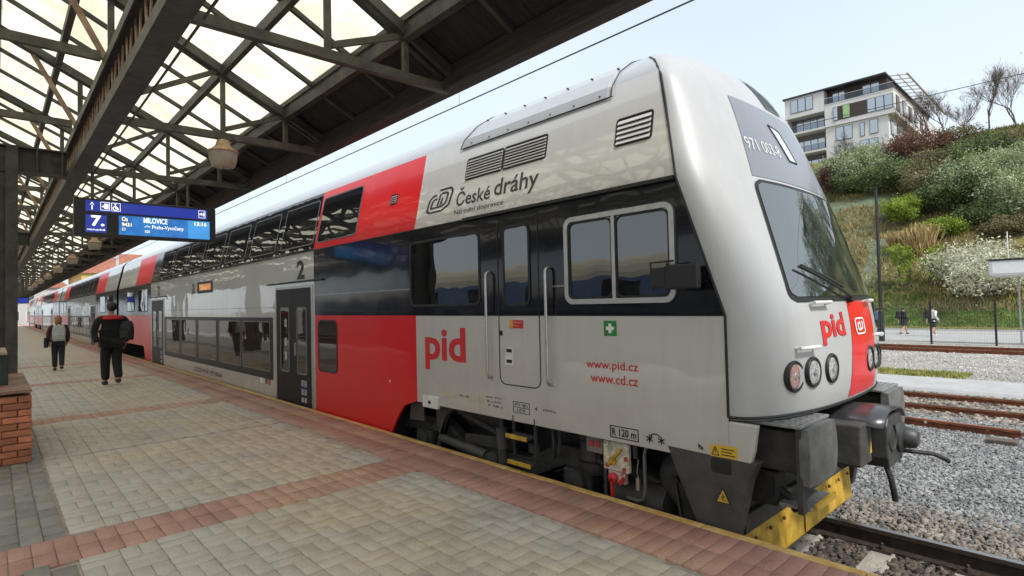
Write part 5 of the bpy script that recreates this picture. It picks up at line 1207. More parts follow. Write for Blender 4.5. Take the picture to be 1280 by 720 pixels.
# ------------------------------------------------------------------ far buildings beyond the train
def far_house(name, label, x0, x1, y0, y1, z1, wallM, roofM, rz, rows, cols):
    h = thing(name, ((x0+x1)/2, (y0+y1)/2, -.8), label, 'building')
    MB().box(x0, x1, y0, y1, -.9, z1).build('wall', wallM, h)
    xm = (x0+x1)/2
    MB().prism([(x0-.5,z1),(x1+.5,z1),(xm+2,z1+rz),(xm-2,z1+rz)], y0-.4, y1+.4, 'y').build('roof', roofM, h)
    gl_ = mat('far window glass', (.07,.08,.09), .15, var=.3, scale=1)
    for r_ in range(rows):
        for c_ in range(cols):
            xx = x0+(x1-x0)*(c_+.5)/cols; zz = z1-2.0-3.1*r_
            w_ = MB().box(xx-.65, xx+.65, y0-.06, y0+.02, zz-1.0, zz+.9).build('window', mat('pale window surround', (.6,.55,.45), .7), h); MB().box(xx-.5, xx+.5, y0-.09, y0-.05, zz-.85, zz+.75).build('pane', gl_, w_)
            yy = y0+(y1-y0)*(c_+.5)/cols; w_ = MB().box(x0-.06, x0+.02, yy-.65, yy+.65, zz-1.0, zz+.9).build('window', MATS['pale window surround'], h); MB().box(x0-.09, x0-.05, yy-.5, yy+.5, zz-.85, zz+.75).build('pane', gl_, w_)
    return h
M_yw = mat('yellow render', (.52,.37,.12), .9, var=.12, scale=1); M_pk = mat('orange-pink roof', (.42,.17,.115), .8, var=.15, scale=2)
far_house('town_house', 'yellow rendered house with orange roof beyond the far end of the train', 11, 24, 118, 140, 8.4, M_yw, M_pk, 3.4, 3, 5)
far_house('town_house', 'pink-walled house with orange roof showing above the far train roof', 19, 36, 120, 142, 10.4, mat('salmon render', (.50,.24,.17), .9, var=.1, scale=1), M_pk, 3.0, 3, 6)
far_house('town_house', 'pale grey house at the vanishing end of the platform', 2, 10.5, 135, 150, 6.5, mat('pale grey render', (.42,.42,.41), .9, var=.1), M_pk, 2.4, 2, 4)

# ------------------------------------------------------------------ apartment block on the hill
ap = thing('apartment_building', (96, 26, 18), 'modern white apartment block with dark wood panels and balconies on the hilltop', 'building')
M_ren = mat('off-white render', (.60,.585,.57), .85, var=.06, scale=.6); M_brn = mat('dark brown cladding', (.052,.033,.028), .7, var=.25, scale=2, stretch=(1,.3,6))
M_slb = mat('pale slab edge', (.55,.54,.52), .8, var=.05); M_wfr = mat('anthracite window frame', (.03,.03,.035), .5); M_wgl = darkglass('apartment window glass', (.10,.14,.18), 4.5, .03)
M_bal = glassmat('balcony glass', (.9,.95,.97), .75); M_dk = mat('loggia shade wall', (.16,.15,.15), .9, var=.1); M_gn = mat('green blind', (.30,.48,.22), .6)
BX = 90.0
B_ = lambda n_, M, *a, par=ap: MB().box(*a).build(n_, M, par)
# storeys (z): 32.3 roof, 29.9 slab, 26.8 slab, 23.8 slab, 20.8, ground ~17
B_('wall', M_ren, BX, 118, 27.6, 33.15, 29.35, 32.1); B_('wall', M_brn, BX+1.4, 118, 19.9, 27.58, 29.92, 32.1)
B_('roof', M_wfr, BX-.25, 118.4, 19.7, 33.4, 32.105, 32.32)
B_('wall', M_ren, BX, 118, 18.95, 27.58, 26.55, 29.80)
B_('terrace_slab', M_slb, BX-.04, 118.2, 18.90, 27.62, 29.80, 29.915)
B_('wall', M_ren, BX+.25, 118, 19.7, 27.6, 17, 26.545)
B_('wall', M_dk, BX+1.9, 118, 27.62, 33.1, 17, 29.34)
for z in (29.05, 26.45, 23.25, 20.1): B_('balcony_slab', M_slb, BX-.05, BX+1.88, 27.62, 33.15, z, z+.30)
B_('side_wall', M_ren, BX, BX+1.89, 32.85, 33.15, 17, 29.04)
def awin(y0, y1, z0, z1, n, par=ap, x=BX, gmat=None):
    f_ = MB().box(x-.05, x+.03, y0, y1, z0, z1).build('window', M_wfr, par); w_ = (y1-y0)/n
    for i in range(n): MB().box(x-.075, x-.052, y0+w_*i+.06, y0+w_*(i+1)-.06, z0+.07, z1-.07).build('pane', gmat or M_wgl, f_)
    return f_
awin(29.1, 32.3, 29.78, 31.83, 3); awin(25.2, 26.85, 29.95, 31.9, 2, x=BX+1.4); awin(20.85, 22.95, 29.95, 31.9, 2, x=BX+1.4)
B_('cladding', M_brn, BX-.03, BX-.001, 22.15, 26.42, 27.2, 29.22)
awin(25.8, 26.42, 27.2, 29.22, 1, x=BX-.035); awin(24.23, 25.2, 27.28, 29.25, 1, x=BX-.035, gmat=M_gn); awin(19.05, 22.1, 27.25, 29.22, 3)
awin(24.1, 26.25, 24.25, 26.25, 2, x=BX+.25); awin(22.58, 23.15, 24.2, 26.2, 1, x=BX+.25); awin(20.93, 21.95, 24.25, 26.28, 1, x=BX+.25)
awin(25.7, 26.28, 21.6, 23.57, 1, x=BX+.25); awin(24.1, 25.05, 21.6, 23.57, 1, x=BX+.25); awin(21.0, 23.2, 21.6, 23.65, 2, x=BX+.25)
for z in (26.75, 23.55, 20.4): awin(28.2, 32.2, z+.02, z+2.1, 4, x=BX+1.9)
def rail_(y0, y1, z0, z1, x):
    n = max(1, round((y1-y0)/1.1)); w_ = (y1-y0)/n
    for i in range(n): MB().box(x-.012, x+.0, y0+w_*i+.03, y0+w_*(i+1)-.03, z0+.06, z1-.05).build('balcony_pane', M_bal, ap)
    MB().box(x-.03, x+.02, y0, y1, z1-.05, z1).build('handrail', M_slb, ap)
rail_(18.95, 27.6, 29.92, 30.85, BX+.03)
for z in (26.75, 23.55, 20.4): rail_(27.65, 32.8, z, z+1.0, BX+.03)
# side towards the right: windows and roof pergola
for i in range(6):
    xx = BX+1.2+3.6*i
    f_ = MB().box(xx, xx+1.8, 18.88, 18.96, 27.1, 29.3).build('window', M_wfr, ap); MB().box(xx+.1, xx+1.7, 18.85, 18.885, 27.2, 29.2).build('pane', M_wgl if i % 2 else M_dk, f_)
    f_ = MB().box(xx, xx+1.6, 19.63, 19.71, 23.9, 26.1).build('window', M_wfr, ap); MB().box(xx+.1, xx+1.5, 19.60, 19.635, 24.0, 26.0).build('pane', M_wgl, f_)
for i in range(12): MB().bar((BX+2+2.0*i,19.9,32.35),(BX+2+2.0*i,17.6,31.9),.16,.12).build('pergola_bar', M_slb, ap)
MB().bar((BX+1.5,17.6,31.95),(118,17.6,31.95),.25,.16).build('pergola_beam', M_slb, ap); MB().bar((BX+1.5,18.7,32.15),(118,18.7,32.15),.12,.1).build('pergola_beam', M_slb, ap)
MB().tube([(BX+3,27.4,32.3),(BX+3,27.4,33.0)], .06, 6).build('roof_vent', M_wfr, ap)

# ------------------------------------------------------------------ plants
def leafmat(name, c, c2, isl=.35, tr=.3): return mat(name, c, .65, var=.2, scale=1.1, col2=c2, island=isl, trans=tr, spec=.25)
LM = dict(green=leafmat('spring green leaves', (.11,.155,.055), (.19,.25,.10)), palegreen=leafmat('pale young leaves', (.25,.31,.14), (.42,.48,.29)), white=leafmat('cream blossom', (.50,.50,.33), (.70,.70,.55), .2),
          olive=leafmat('olive scrub leaves', (.15,.135,.06), (.26,.225,.115)), red=leafmat('red-brown buds', (.13,.055,.04), (.24,.14,.10)), lime=leafmat('lime young leaves', (.20,.28,.03), (.33,.42,.07)), reed=leafmat('dry reed', (.38,.27,.11), (.52,.40,.20)), pink=leafmat('pale pinkish buds', (.30,.20,.17), (.48,.38,.33)))
M_bark = mat('dark bark', (.055,.042,.033), .9, var=.4, scale=6, bump=.4); M_bark2 = mat('grey-brown bark', (.13,.105,.085), .9, var=.35, scale=6)
def branches(mb, p, d, L_, r, depth, rg, tips, nb=3, spread=.55, up_=.15, minr=.006, n=5):
    pts = [Vector(p)]; d = Vector(d).normalized(); k = 3
    for i in range(k):
        d = (d+Vector((rg.gauss(0,.13), rg.gauss(0,.13), rg.gauss(0,.08)+up_*.3))).normalized(); pts.append(pts[-1]+d*L_/k)
    mb.tube(pts, [max(minr, r*(1-.35*i/k)) for i in range(k+1)], n if depth > 1 else 3, cap=False)
    if depth == 0: tips.append(pts[-1]); return
    if depth <= 2: tips.append(pts[2])
    for i in range(nb):
        f_ = rg.uniform(.25, 1.0); q = pts[0].lerp(pts[-1], f_) if i < nb-1 else pts[-1]
        ax = Vector((rg.gauss(0,1), rg.gauss(0,1), rg.gauss(0,.4))).normalized()
        branches(mb, q, (d+ax*spread*rg.uniform(.6,1.3)+Vector((0,0,up_))).normalized(), L_*rg.uniform(.62,.88), r*.56, depth-1, rg, tips, nb, spread, up_, minr, n)
def leaves(pts, per, rad, size, seed, thin=.55):
    rg = np.random.default_rng(seed); P = np.repeat(np.array(pts), per, 0); n = len(P)
    P = P+rg.normal(0, 1, (n,3))*np.array([rad,rad,rad*.8]); s = size*rg.uniform(.5,1.4,(n,1))
    a = rg.normal(0,1,(n,3)); a /= np.linalg.norm(a,axis=1,keepdims=True); b = rg.normal(0,1,(n,3)); b -= a*(a*b).sum(1,keepdims=True); b /= np.linalg.norm(b,axis=1,keepdims=True)
    V = np.stack([P-a*s, P+b*s*thin, P+a*s, P-b*s*thin], 1).reshape(-1,3); return V, np.arange(4*n).reshape(-1,4)
def shrub(x, y, z, wd, ht, kind, label, seed, name='shrub', group='shrubs on the bank'):
    z = float(hill_z(x, y))
    rg = random.Random(seed); t = thing(name, (x, y, z), label, 'shrub' if name == 'shrub' else 'tree', group)
    mb = MB(); tips = []
    if kind == 'reed':
        rn = np.random.default_rng(seed); n = 700; a = rn.uniform(0,6.28,n); r0 = np.sqrt(rn.random(n))*wd*.4; X = x+r0*np.cos(a); Y = y+r0*np.sin(a); h_ = ht*rn.uniform(.5,1.1,n); w_ = .035
        lx, ly = rn.normal(0,.16,n)*h_, rn.normal(0,.16,n)*h_; ang = rn.uniform(0,6.28,n); dx, dy = np.cos(ang)*w_, np.sin(ang)*w_
        Z = hill_z(X, Y)-.1; V = np.stack([np.stack([X-dx,Y-dy,Z],-1), np.stack([X+dx,Y+dy,Z],-1), np.stack([X+lx+dx,Y+ly+dy,Z+h_],-1), np.stack([X+lx-dx,Y+ly-dy,Z+h_],-1)],1).reshape(-1,3)
        np_mesh('stems', V-np.array([x,y,z]), np.arange(4*n).reshape(-1,4), LM['reed'], t); return t
    ns = 5 if wd > 2 else 2
    for i in range(ns):
        a = 6.28*i/ns+rg.random(); o_ = .12*wd
        branches(mb, (x+o_*math.cos(a), y+o_*math.sin(a), z-.2), (math.cos(a)*.55*wd/max(ht,1), math.sin(a)*.55*wd/max(ht,1), .9), ht*.42, .03+.012*ht, 2, rg, tips, 3, .6, .1, .012, 5)
    mb.build('stem', M_bark2, t)
    # crown clumps fill the outline unevenly
    cl = []
    for k in range(int(16+7*wd)):
        u = rg.gauss(0,1), rg.gauss(0,1), rg.gauss(0,1); L_ = math.sqrt(sum(q*q for q in u)) or 1; rr = rg.uniform(.45,1.0)**.6
        cl.append((x+u[0]/L_*wd*.48*rr*rg.uniform(.75,1.15), y+u[1]/L_*wd*.48*rr, z+ht*.55+u[2]/L_*ht*.46*rr))
    cl = [c_ for c_ in cl if c_[2] > float(hill_z(c_[0], c_[1]))+.05]
    V, F = leaves(cl+[tuple(p) for p in tips if p.z < z+ht*1.05], 75 if wd > 2.2 else 40, .055*wd+.06, .07+.006*wd, seed)
    np_mesh('crown', V-np.array([x,y,z]), F, LM[kind], t)
    return t
LBL = {'white':'cream-blossomed shrub', 'palegreen':'pale green leafing shrub', 'green':'dark green shrub', 'olive':'olive-brown scrub bush', 'red':'red-budded shrub', 'lime':'lime green young shrub', 'limetree':'slim lime green sapling', 'reed':'clump of straw-coloured dry reeds'}
PLANTS = [(51.5,6.3,5.0,4.1,'white','cream-blossomed tree at the foot of the bank, left of the white shelter roof'),(64.7,6.8,6.4,5.3,'palegreen','large pale green shrub high on the bank above the blossomed tree'),(62.5,5.0,4.7,4.0,'palegreen','pale green shrub at the right picture edge above the shelter'),(70.1,5.1,3.7,3.4,'palegreen','pale green shrub at the right picture edge under the ridge trees'),
(64.8,8.6,5.1,3.7,'green','dark green shrub left of the large pale green shrub'),(64.6,10.1,3.7,3.0,'green','smaller dark green shrub in the middle of the bank'),(67.7,11.7,4.8,3.6,'olive','olive-brown bush in the middle of the upper bank'),(70.1,14.2,5.1,3.4,'green','dark green shrub below the forked bare tree'),(72.2,18.8,6.4,4.4,'palegreen','broad pale green shrub just right of the train nose below the apartment block'),
(70.0,16.3,5.2,3.0,'green','dark green shrub above the green slope netting'),(71.0,19.7,3.6,2.7,'green','dark green shrub beside the top of the train windscreen'),(71.5,21.0,2.8,3.7,'red','dark red-leaved shrub nearest the train nose'),(75.4,13.7,5.3,4.0,'red','red-brown budding bush at the right corner of the apartment block'),(71.0,11.9,5.0,2.9,'olive','olive-brown bush right of the forked bare tree'),(72.1,10.1,4.1,2.9,'green','dark green shrub below the ridge in the middle of the bank'),
(63.5,12.9,3.1,2.7,'lime','bright lime shrub right of the tall black lamp post'),(60.7,9.5,3.1,1.5,'lime','low lime shrub behind the blossomed tree'),(52.7,11.0,1.4,3.8,'limetree','slim lime sapling near the walking pair, left one'),(52.9,8.8,1.1,3.4,'limetree','slim lime sapling near the walking pair, right one'),(57.4,10.6,2.4,2.4,'reed','larger clump of straw-coloured dry reeds halfway up the bank'),(58.5,12.5,1.6,1.7,'reed','smaller clump of dry reeds beside the black lamp post'),
(73.7,7.7,4.9,2.8,'green','dark green shrub just under the bare ridge trees'),(74.8,6.2,4.8,2.4,'olive','olive-brown bush on the ridge at the right'),(62.1,7.0,4.1,1.7,'green','low dark green bush beneath the large pale green shrub'),(59.9,5.3,3.2,1.3,'olive','low olive-brown bush above the shelter roof'),(75.3,18.3,3.8,3.8,'palegreen','pale green shrub in front of the apartment block windows'),(67.6,8.9,3.8,3.8,'green','tall dark green shrub behind the large pale green shrub'),
(77.5,16.0,4.0,2.6,'red','low red-brown bush on the ridge before the apartment block'),(78.5,10.5,5.0,2.2,'olive','low olive-brown bush along the ridge line'),(74.5,22.5,3.5,3.0,'palegreen','pale green shrub half hidden behind the train nose'),(66.0,3.2,4.5,4.0,'palegreen','pale shrub cut off by the right picture edge')]
for i, (x, y, wd, ht, kd, lb) in enumerate(PLANTS):
    shrub(x, y, 0, wd, ht, 'lime' if kd == 'limetree' else kd, lb, 100+i, 'tree' if kd == 'limetree' or i == 0 else 'shrub', 'saplings on the bank' if kd == 'limetree' else 'shrubs on the bank')
def bare(x, y, ht, label, seed, M, buds=None, r=.10, depth=6, spread=.55, zup=.16, lean=(0,0)):
    z = float(hill_z(x, y)); rg = random.Random(seed); t = thing('tree', (x, y, z), label, 'tree', 'bare trees along the ridge')
    mb = MB(); tips = []
    branches(mb, (x,y,z-.3), (lean[0],lean[1],1), ht*.36, r, depth, rg, tips, 3, spread, zup, .007, 5); mb.build('trunk', M, t)
    if buds:
        V, F = leaves([tuple(p) for p in tips], 2, .10, .035, seed); np_mesh('crown', V-np.array([x,y,z]), F, LM[buds], t)
    return t
for i, (x, y, ht, lb, M, bd, kw) in enumerate([(81,8.3,7.2,'bare pinkish tree on the ridge, second from the right edge',M_bark2,'pink',{}),(81,6.0,7.0,'bare pinkish tree on the ridge at the right picture edge',M_bark2,'pink',{}),(81,12.4,5.6,'bare tree on the ridge right of the apartment block',M_bark2,'pink',{}),(81.5,10.4,5.0,'small bare tree on the ridge in the middle of the row',M_bark2,'pink',{}),
    (76,16.7,4.6,'dark forked bare tree in front of the apartment block',M_bark,'palegreen',dict(r=.16,depth=5,spread=.8,zup=.05)),(80,14.9,5.0,'bare reddish tree against the right corner of the apartment block',M_bark2,'red',{}),(81,13.5,5.6,'bare reddish tree beside the pergola end of the apartment block',M_bark2,'red',{}),(73.5,20.4,5.0,'thin dark bare tree next to the train nose below the balconies',M_bark,'red',dict(r=.12)),(82,3.8,6.5,'bare ridge tree just cut by the right picture edge',M_bark2,'pink',{})]):
    bare(x, y, ht, lb, 300+i, M, bd, **kw)

# ------------------------------------------------------------------ fence, lamp post, shelter
M_post = mat('black powder-coated steel', (.012,.012,.013), .5)
fn = thing('mesh_fence', (30.6, 5, -.6), 'thin wire mesh fence with slim black posts along the far track', 'fence')
fp = MB().box(30.57, 30.64, -.035, .035, -.64, 1.28).build('post', M_post, fn); fp.location.y = 1.0+ORG[fn.name].y-5
ys_ = [1.0+2.2*i for i in range(9)]
for i, y in enumerate(ys_):
    o_ = fp if i == 0 else fp.copy()
    if i: COL.objects.link(o_)
    o_.location = (0, y+.01, 0)
for a, b in zip(ys_, ys_[1:]):
    q = MB(); k = 9
    for j in range(k+1): q.bar((30.6,a+.04,-.55+1.78*j/k),(30.6,b-.04,-.55+1.78*j/k),.004,.004)
    for j in range(26): yy = a+.05+(b-a-.1)*j/25; q.bar((30.6,yy,-.58),(30.6,yy,1.24),.004,.004)
    tag(q.build('mesh_panel', mat('grey mesh wire', (.20,.21,.21), .5), fn), kind='stuff')
lp = thing('lamp_post', (32.6, 7.78, -.7), 'tall black lamp post standing just right of the train nose', 'lamp post')
MB().lathe([(.13,-.75),(.13,.8),(.085,.85),(.06,6.9),(.05,7.0)], (32.6,7.78,0), n=14).build('pole', M_post, lp, smooth=True); MB().box(32.3, 32.66, 7.70, 7.86, 6.95, 7.03).build('lamp_head', M_post, lp, bev=.02)
sh = thing('shelter', (34.6, 2.4, -.9), 'white flat-roofed shelter on thin posts cut off by the right picture edge', 'shelter')
M_wsh = mat('white metal fascia', (.70,.70,.69), .4, var=.04)
MB().box(34.0, 36.4, -3.0, 3.75, 2.32, 3.10).build('fascia', M_wsh, sh, bev=.16); MB().box(33.96, 36.44, -3.04, 3.79, 3.10, 3.15).build('roof', M_wfr, sh)
for y in (2.8, -.5): MB().tube([(35.2,y,-.95),(35.2,y,2.32)], .035, 8).build('post', M_mast, sh)
for y, h_ in ((3.05, 4.4), (2.45, 4.15)): MB().tube([(34.3,y,3.14),(34.3,y,h_)], .02, 6).build('rod', M_wsh, sh)

# ------------------------------------------------------------------ people
def skinmesh(name, nodes, edges, M, parent=None, sub=2, root=0):
    """nodes: (x,y,z,rx,ry)"""
    me = bpy.data.meshes.new(name); me.from_pydata([n_[:3] for n_ in nodes], edges, [])
    o_ = bpy.data.objects.new(name, me); COL.objects.link(o_)
    md = o_.modifiers.new('skin', 'SKIN'); md.use_smooth_shade = True
    for i, n_ in enumerate(nodes):
        me.skin_vertices[0].data[i].radius = (n_[3], n_[4]); me.skin_vertices[0].data[i].use_root = (i == root)
    s_ = o_.modifiers.new('sub', 'SUBSURF'); s_.levels = sub; s_.render_levels = sub
    dg = bpy.context.evaluated_depsgraph_get(); ev_ = o_.evaluated_get(dg); m2 = bpy.data.meshes.new_from_object(ev_); bpy.data.objects.remove(o_)
    m2.materials.clear(); m2.materials.append(M); m2.polygons.foreach_set('use_smooth', [True]*len(m2.polygons)); m2.name = name
    return link(name, m2, parent)
def ell(mb, c, rx, ry, rz, n=14, mz=9):
    o_ = len(mb.v)
    for j in range(mz+1):
        t_ = math.pi*j/mz
        for i in range(n): mb.v.append((c[0]+rx*math.sin(t_)*math.cos(6.28319*i/n), c[1]+ry*math.sin(t_)*math.sin(6.28319*i/n), c[2]+rz*math.cos(t_)))
    F = [[o_+j*n+i, o_+j*n+(i+1)%n, o_+(j+1)*n+(i+1)%n, o_+(j+1)*n+i] for j in range(mz) for i in range(n)]; mb.f += F; mb.m += [0]*len(F); return mb
M_skin = mat('skin', (.42,.24,.17), .55, var=.08, scale=20)
def person(loc, rz, h, label, top, legs, shoe, hair, stride=.28, fat=1., swing=.22, skirt=False, bareleg=False, hairlong=False, group=None):
    """a walking adult, local front is +Y; one continuous skinned body, clothes as its children"""
    S = h/1.75; t = thing('person', loc, label, 'person', group); t.rotation_euler.z = rz; ORG[t.name] = Vector((0,0,0))
    F_ = fat
    hip, kn, an = .92, .49, .09; a, b = stride/2, -stride/2
    lf_ = F_**.3; L = [(-.085*lf_,0,hip),(-.085*lf_,a*.55+.05,kn),(-.08*lf_,a,an),(-.085*lf_,a+.13,.04)]; Rr = [(.085*lf_,0,hip),(.085*lf_,b*.35+.06,kn+.01),(.08*lf_,b-.06,an+.05),(.085*lf_,b+.05,.045)]
    arm = lambda sx, sw: [(sx*.175*F_,0,1.41),(sx*.225*F_,-sw*.3-.02,1.14),(sx*.205*F_,sw*.6,.91),(sx*.19*F_,sw*.75+.02,.83)]
    def scale(ns): return [(x*S,y*S,z*S,p*S,q_*S) for x,y,z,p,q_ in ns]
    nodes = [(0,0,.96,.14*F_,.10),(0,0,1.12,.13*F_,.10),(0,.0,1.30,.15*F_,.105),(0,.0,1.43,.13*F_,.09),(0,.01,1.50,.055,.055),(0,.02,1.56,.05,.055),(0,.03,1.63,.072,.09),(0,.02,1.70,.066,.085)]
    edges = [(i,i+1) for i in range(7)]
    for pts, rr, at in ((L,(.085,.06,.045,.045),0),(Rr,(.085,.06,.045,.045),0)):
        o_ = len(nodes); nodes += [(*p,r_*(F_ if i == 0 else 1),r_*(F_ if i == 0 else 1)) for i,(p,r_) in enumerate(zip(pts,rr))]; edges += [(at,o_)]+[(o_+i,o_+i+1) for i in range(3)]
    hands = []
    for sx, sw in ((-1,-swing),(1,swing)):
        pts = arm(sx, sw); o_ = len(nodes); nodes += [(*p,r_,r_) for p,r_ in zip(pts,(.058,.045,.036,.032))]; edges += [(3,o_)]+[(o_+i,o_+i+1) for i in range(3)]
        w_ = o_+3; bx, by, bz = pts[3]
        for k in range(4):      # four fingers and a thumb, slightly curled
            o2 = len(nodes); dy = (k-1.5)*.019; nodes += [(bx,by+dy,bz-.045-.004*(k in (1,2)),.010,.010),(bx-sx*.012,by+dy+.004,bz-.085-.008*(k in (1,2)),.008,.008)]; edges += [(w_,o2),(o2,o2+1)]
        o2 = len(nodes); nodes += [(bx-sx*.008,by+.045,bz-.02,.011,.011),(bx-sx*.014,by+.06,bz-.05,.009,.009)]; edges += [(w_,o2),(o2,o2+1)]
    body = skinmesh('body', scale(nodes), edges, M_skin, t, 1)
    # face and ears
    q = MB(); c_ = (0, .025*S, 1.655*S)
    q2 = MB(); ell(q2, (0,.125*S,1.625*S), .012*S, .02*S, .022*S, 8, 6); [ell(q2, (sx*.075*S,.02*S,1.64*S), .012*S, .025*S, .035*S, 8, 6) for sx in (-1,1)]; q2.build('nose_and_ears', M_skin, t, smooth=True)
    e_ = MB(); [ell(e_, (sx*.033*S,.112*S,1.655*S), .012*S, .008*S, .007*S, 8, 5) for sx in (-1,1)]; ell(e_, (0,.112*S,1.585*S), .022*S, .008*S, .005*S, 8, 5); e_.build('eyes_and_mouth', mat('dark eye', (.03,.02,.02), .4), t, smooth=True)
    # clothes: slightly larger skins over the same skeleton
    tn = [(0,0,.88,.165*F_,.125),(0,0,1.0,.165*F_,.13),(0,0,1.14,.16*F_,.13),(0,0,1.30,.175*F_,.13),(0,0,1.42,.15*F_,.105),(0,.01,1.485,.075,.07)]; te = [(i,i+1) for i in range(5)]
    for sx, sw in ((-1,-swing),(1,swing)):
        pts = arm(sx, sw); o_ = len(tn); tn += [(*p,r_,r_) for p,r_ in zip(pts[:3],(.085,.068,.052))]; te += [(4,o_),(o_,o_+1),(o_+1,o_+2)]
    skinmesh('jacket', scale(tn), te, top, t, 2, 1)
    if skirt:
        MB().lathe([(.14*S,.98*S),(.17*S,.90*S),(.20*S,.75*S),(.21*S,.58*S)], (0,0,0), n=20).build('skirt', legs, t, smooth=True)
    else:
        ln = [(0,0,.93,.155*F_,.12)]; le = []
        for pts in (L, Rr):
            o_ = len(ln); end = 3 if not bareleg else 2
            ps = pts[:end]; rs_ = (.108*F_**.5,.085*F_**.4,.07*F_**.4)[:end]
            if bareleg: ps = [pts[0], tuple((p+q_)/2 for p,q_ in zip(pts[0],pts[1])), pts[1]][:3]; rs_ = (.105,.095,.09)
            ln += [(*p,r_,r_) for p,r_ in zip(ps, rs_)]; le += [(0,o_)]+[(o_+i,o_+i+1) for i in range(len(ps)-1)]
        skinmesh('trousers', scale(ln), le, legs, t, 2, 0)
    for pts in (L, Rr):
        f_ = MB(); ax, ay, az = pts[2]; ell(f_, (ax*S,(ay+.055)*S,max(.045,az-.045)*S), .052*S, .135*S, .05*S, 12, 8); f_.build('shoe', shoe, t, smooth=True)
    hm_ = MB(); ell(hm_, (0,.0,1.685*S), .095*S, .115*S, .105*S, 16, 10)
    if hairlong: ell(hm_, (0,-.05*S,1.60*S), .10*S, .085*S, .125*S, 14, 9)
    hm_.v = [(v[0]+rnd.uniform(-.004,.004), v[1]-.018*S, v[2]+rnd.uniform(-.004,.004)) for v in hm_.v]; hm_.build('hair', hair, t, smooth=True)
    return t
M_blkcl = mat('black cloth', (.010,.010,.011), .85, var=.3, scale=25, bump=.2, bscale=60); M_bur = mat('burgundy jacket cloth', (.055,.014,.018), .85, var=.25, scale=25); M_nav = mat('dark navy denim', (.022,.024,.032), .85, var=.25, scale=30); M_shb = mat('dark shoe', (.02,.018,.016), .6)
M_hb = mat('dark brown hair', (.025,.016,.011), .6, var=.3, scale=40); M_hg = mat('blonde-brown hair', (.26,.14,.06), .6, var=.4, scale=40); M_redc = mat('red collar cloth', (.42,.012,.018), .8, var=.15)
p1 = person((1.94,15.1,.001), .10, 1.80, 'man in black jacket with red collar walking away beside the train', M_blkcl, M_blkcl, M_shb, M_hb, .22, 1.38, .14)
q = MB(); q.lathe([(.09,1.49),(.15,1.485),(.20,1.455),(.215,1.42),(.20,1.40),(.12,1.42)], (0,-.02,.045), n=24); q.build('collar', M_redc, p1, smooth=True)
p2 = person((1.37,20.28,.001), -.03, 1.52, 'person with blonde hair and burgundy jacket walking away near the column', M_bur, M_nav, M_shb, M_hg, .16, 1.1, .12, hairlong=True)
def bag(loc, rz, w_, d_, h_, M, label, cat='backpack', straps=None):
    t = thing(cat, loc, label, cat); t.rotation_euler.z = rz; ORG[t.name] = Vector((0,0,0))
    b_ = MB(); n_ = 8
    for j in range(9):
        v = j/8; k = 1-.28*max(0,(v-.55)/.45)**2-.10*(1-v)**4
        for i in range(16):
            a = 6.28319*i/16; ca, sa = math.cos(a), math.sin(a); e_ = .5
            b_.v.append((w_/2*k*math.copysign(abs(ca)**e_, ca), d_/2*k*math.copysign(abs(sa)**e_, sa), h_*v))
    b_.f = [[j*16+i, j*16+(i+1)%16, (j+1)*16+(i+1)%16, (j+1)*16+i] for j in range(8) for i in range(16)]+[list(range(16)), [8*16+i for i in range(16)]]; b_.m = [0]*len(b_.f)
    b_.build('bag_body', M, t, smooth=True)
    pk = MB(); pk.box(-w_*.36, w_*.36, -d_/2-.05, -d_/2+.02, h_*.10, h_*.50); pk.build('pocket', M, t, bev=.02)
    if straps:
        for sx in (-1,1): MB().tube([(sx*w_*.28,d_*.4,h_*.93),(sx*w_*.36,d_*.75,h_*1.10),(sx*w_*.38,d_*1.2,h_*1.06)], .022, 8).build('strap', straps, t, smooth=True)
        MB().tube([(-.04,d_*.2,h_*.97),(0,d_*.25,h_*1.05),(.04,d_*.2,h_*.97)], .010, 6).build('loop', straps, t)
    return t
M_gryb = mat('silver grey backpack cloth', (.42,.42,.40), .7, var=.2, scale=15); M_wst = mat('white strap', (.70,.70,.70), .7)
bag((1.37,20.06,.84), -.03, .30, .16, .44, M_gryb, 'silver grey backpack on the person in the burgundy jacket', 'backpack', M_wst)
bag((2.20,14.98,.98), -.5, .26, .20, .42, mat('black bag cloth', (.014,.014,.016), .6, var=.3, scale=20), 'black shoulder bag at the right side of the man with the red collar', 'shoulder bag')
bag((1.10,20.2,.66), .2, .09, .14, .28, M_blkcl, 'small dark bag hanging at the left of the person with the grey backpack', 'handbag')
M_wsk = mat('white shirt cloth', (.62,.62,.62), .8); M_blu = mat('blue jacket cloth', (.10,.16,.30), .8)
person((42.4,8.9,-.93), -2.0, 1.72, 'person in dark skirt striding along the footway with a dark backpack', M_blkcl, M_blkcl, M_shb, M_hb, .75, 1., .3, skirt=True)
bag((42.25,9.15,.1), -2.0, .30, .16, .42, M_blkcl, 'dark backpack on the person in the dark skirt', 'backpack', M_blkcl)
person((41.0,7.15,-.93), -2.0, 1.82, 'person in white shirt, black shorts and cap walking along the footway', M_wsk, M_blkcl, mat('white shoe', (.6,.6,.6), .6), M_blkcl, .5, 1., .3, bareleg=True)
bag((40.9,7.42,.15), -2.0, .30, .17, .45, M_blkcl, 'dark backpack on the person in the white shirt', 'backpack', M_blkcl)
person((40.6,9.85,-.93), -2.0, 1.75, 'person in blue half hidden between the train nose and the lamp post', M_blu, M_nav, M_shb, M_hb, .4, 1., .2)

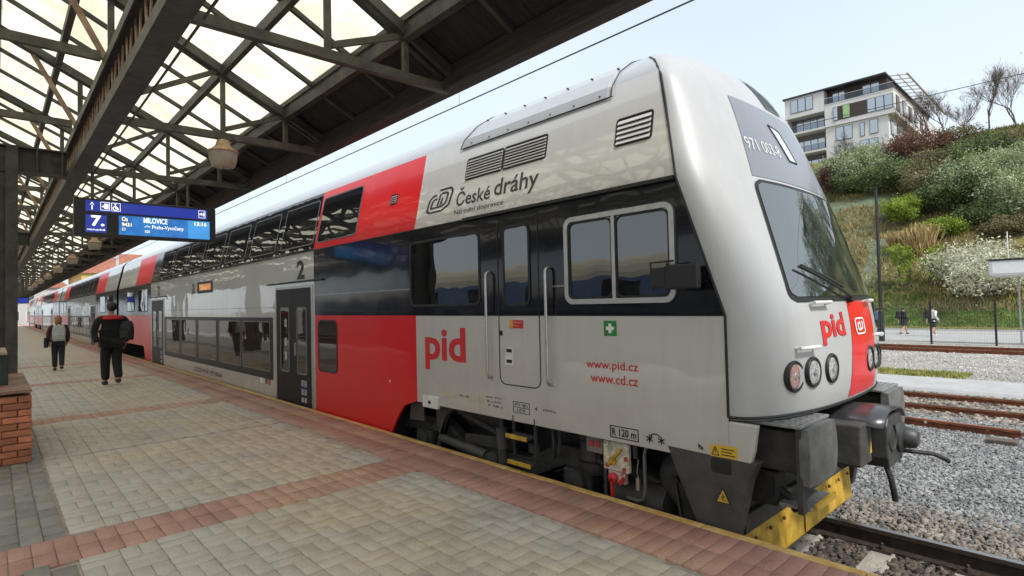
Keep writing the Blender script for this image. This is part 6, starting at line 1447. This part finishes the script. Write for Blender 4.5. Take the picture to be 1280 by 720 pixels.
# ------------------------------------------------------------------ across the platform, seen only as reflections: a blue coach, its cream roof standing in for another canopy
co = thing('blue_coach', (-10.4, 6, -.53), 'blue coach two tracks left of the platform, seen in the window reflections', 'train car')
M_cb = paint('deep blue coach paint', (.02,.055,.16), .25, .3, .08, .5); M_cl = paint('pale blue coach band', (.16,.27,.45), .25, .3, .08, .5)
MB().box(-11.8, -9.05, -10, 40, -.3, 1.35).build('lower_body', M_cb, co); MB().box(-11.8, -9.05, -10, 40, 1.352, 1.55).build('band', mat('cream coach band', (.6,.56,.45), .4), co); MB().box(-11.8, -9.05, -10, 40, 1.552, 2.45).build('upper_body', M_cl, co)
MB().lathe([(1.37,-10),(1.37,40)], (-10.425,0,2.0), 'y', n=24).build('roof', mat('cream canopy stand-in', (.60,.53,.38), .5, var=.1, scale=.8), co)  # roof coloured cream so reflections show a neighbouring canopy's tone
for i in range(12): MB().box(-9.053, -9.04, -9+4*i, -7.2+4*i, 1.62, 2.3).build('window', M_glass, co)
tr2 = track(-10.4, -.53, -14, 60, M_sleeper, 'track left of the platform under the blue coach, out of the picture', -5, -3, None)
# the bank and the ridge go on to the right, outside the picture; the windscreen mirrors them
for i, (x, y, wd, ht, kd) in enumerate(((78,-2,8,9,'green'),(75,-9,7,8,'palegreen'),(80,-15,9,12,'green'),(73,-19,7,7,'olive'),(79,-25,9,11,'green'),(76,-33,8,9,'palegreen'),(66,-8,6,5,'green'),(64,-18,6,5,'white'),(80,-42,9,12,'green'))):
    shrub(x, y, 0, wd, ht, kd, ['dark green ridge tree, first beyond the right picture edge, mirrored in the windscreen','pale tree below the ridge, mirrored in the windscreen','tall dark ridge tree mirrored in the windscreen','olive-brown tree on the bank mirrored in the windscreen','broad dark ridge tree mirrored in the windscreen','pale ridge tree mirrored in the windscreen','dark bush low on the bank mirrored in the windscreen','cream bush low on the bank mirrored in the windscreen','last dark ridge tree mirrored in the windscreen'][i], 600+i, 'tree', 'trees mirrored in the windscreen')
ap2 = copy_tree(ap); ap2.location = (96, -22, 18); ap2['label'] = 'second apartment block on the ridge, mirrored in the windscreen'
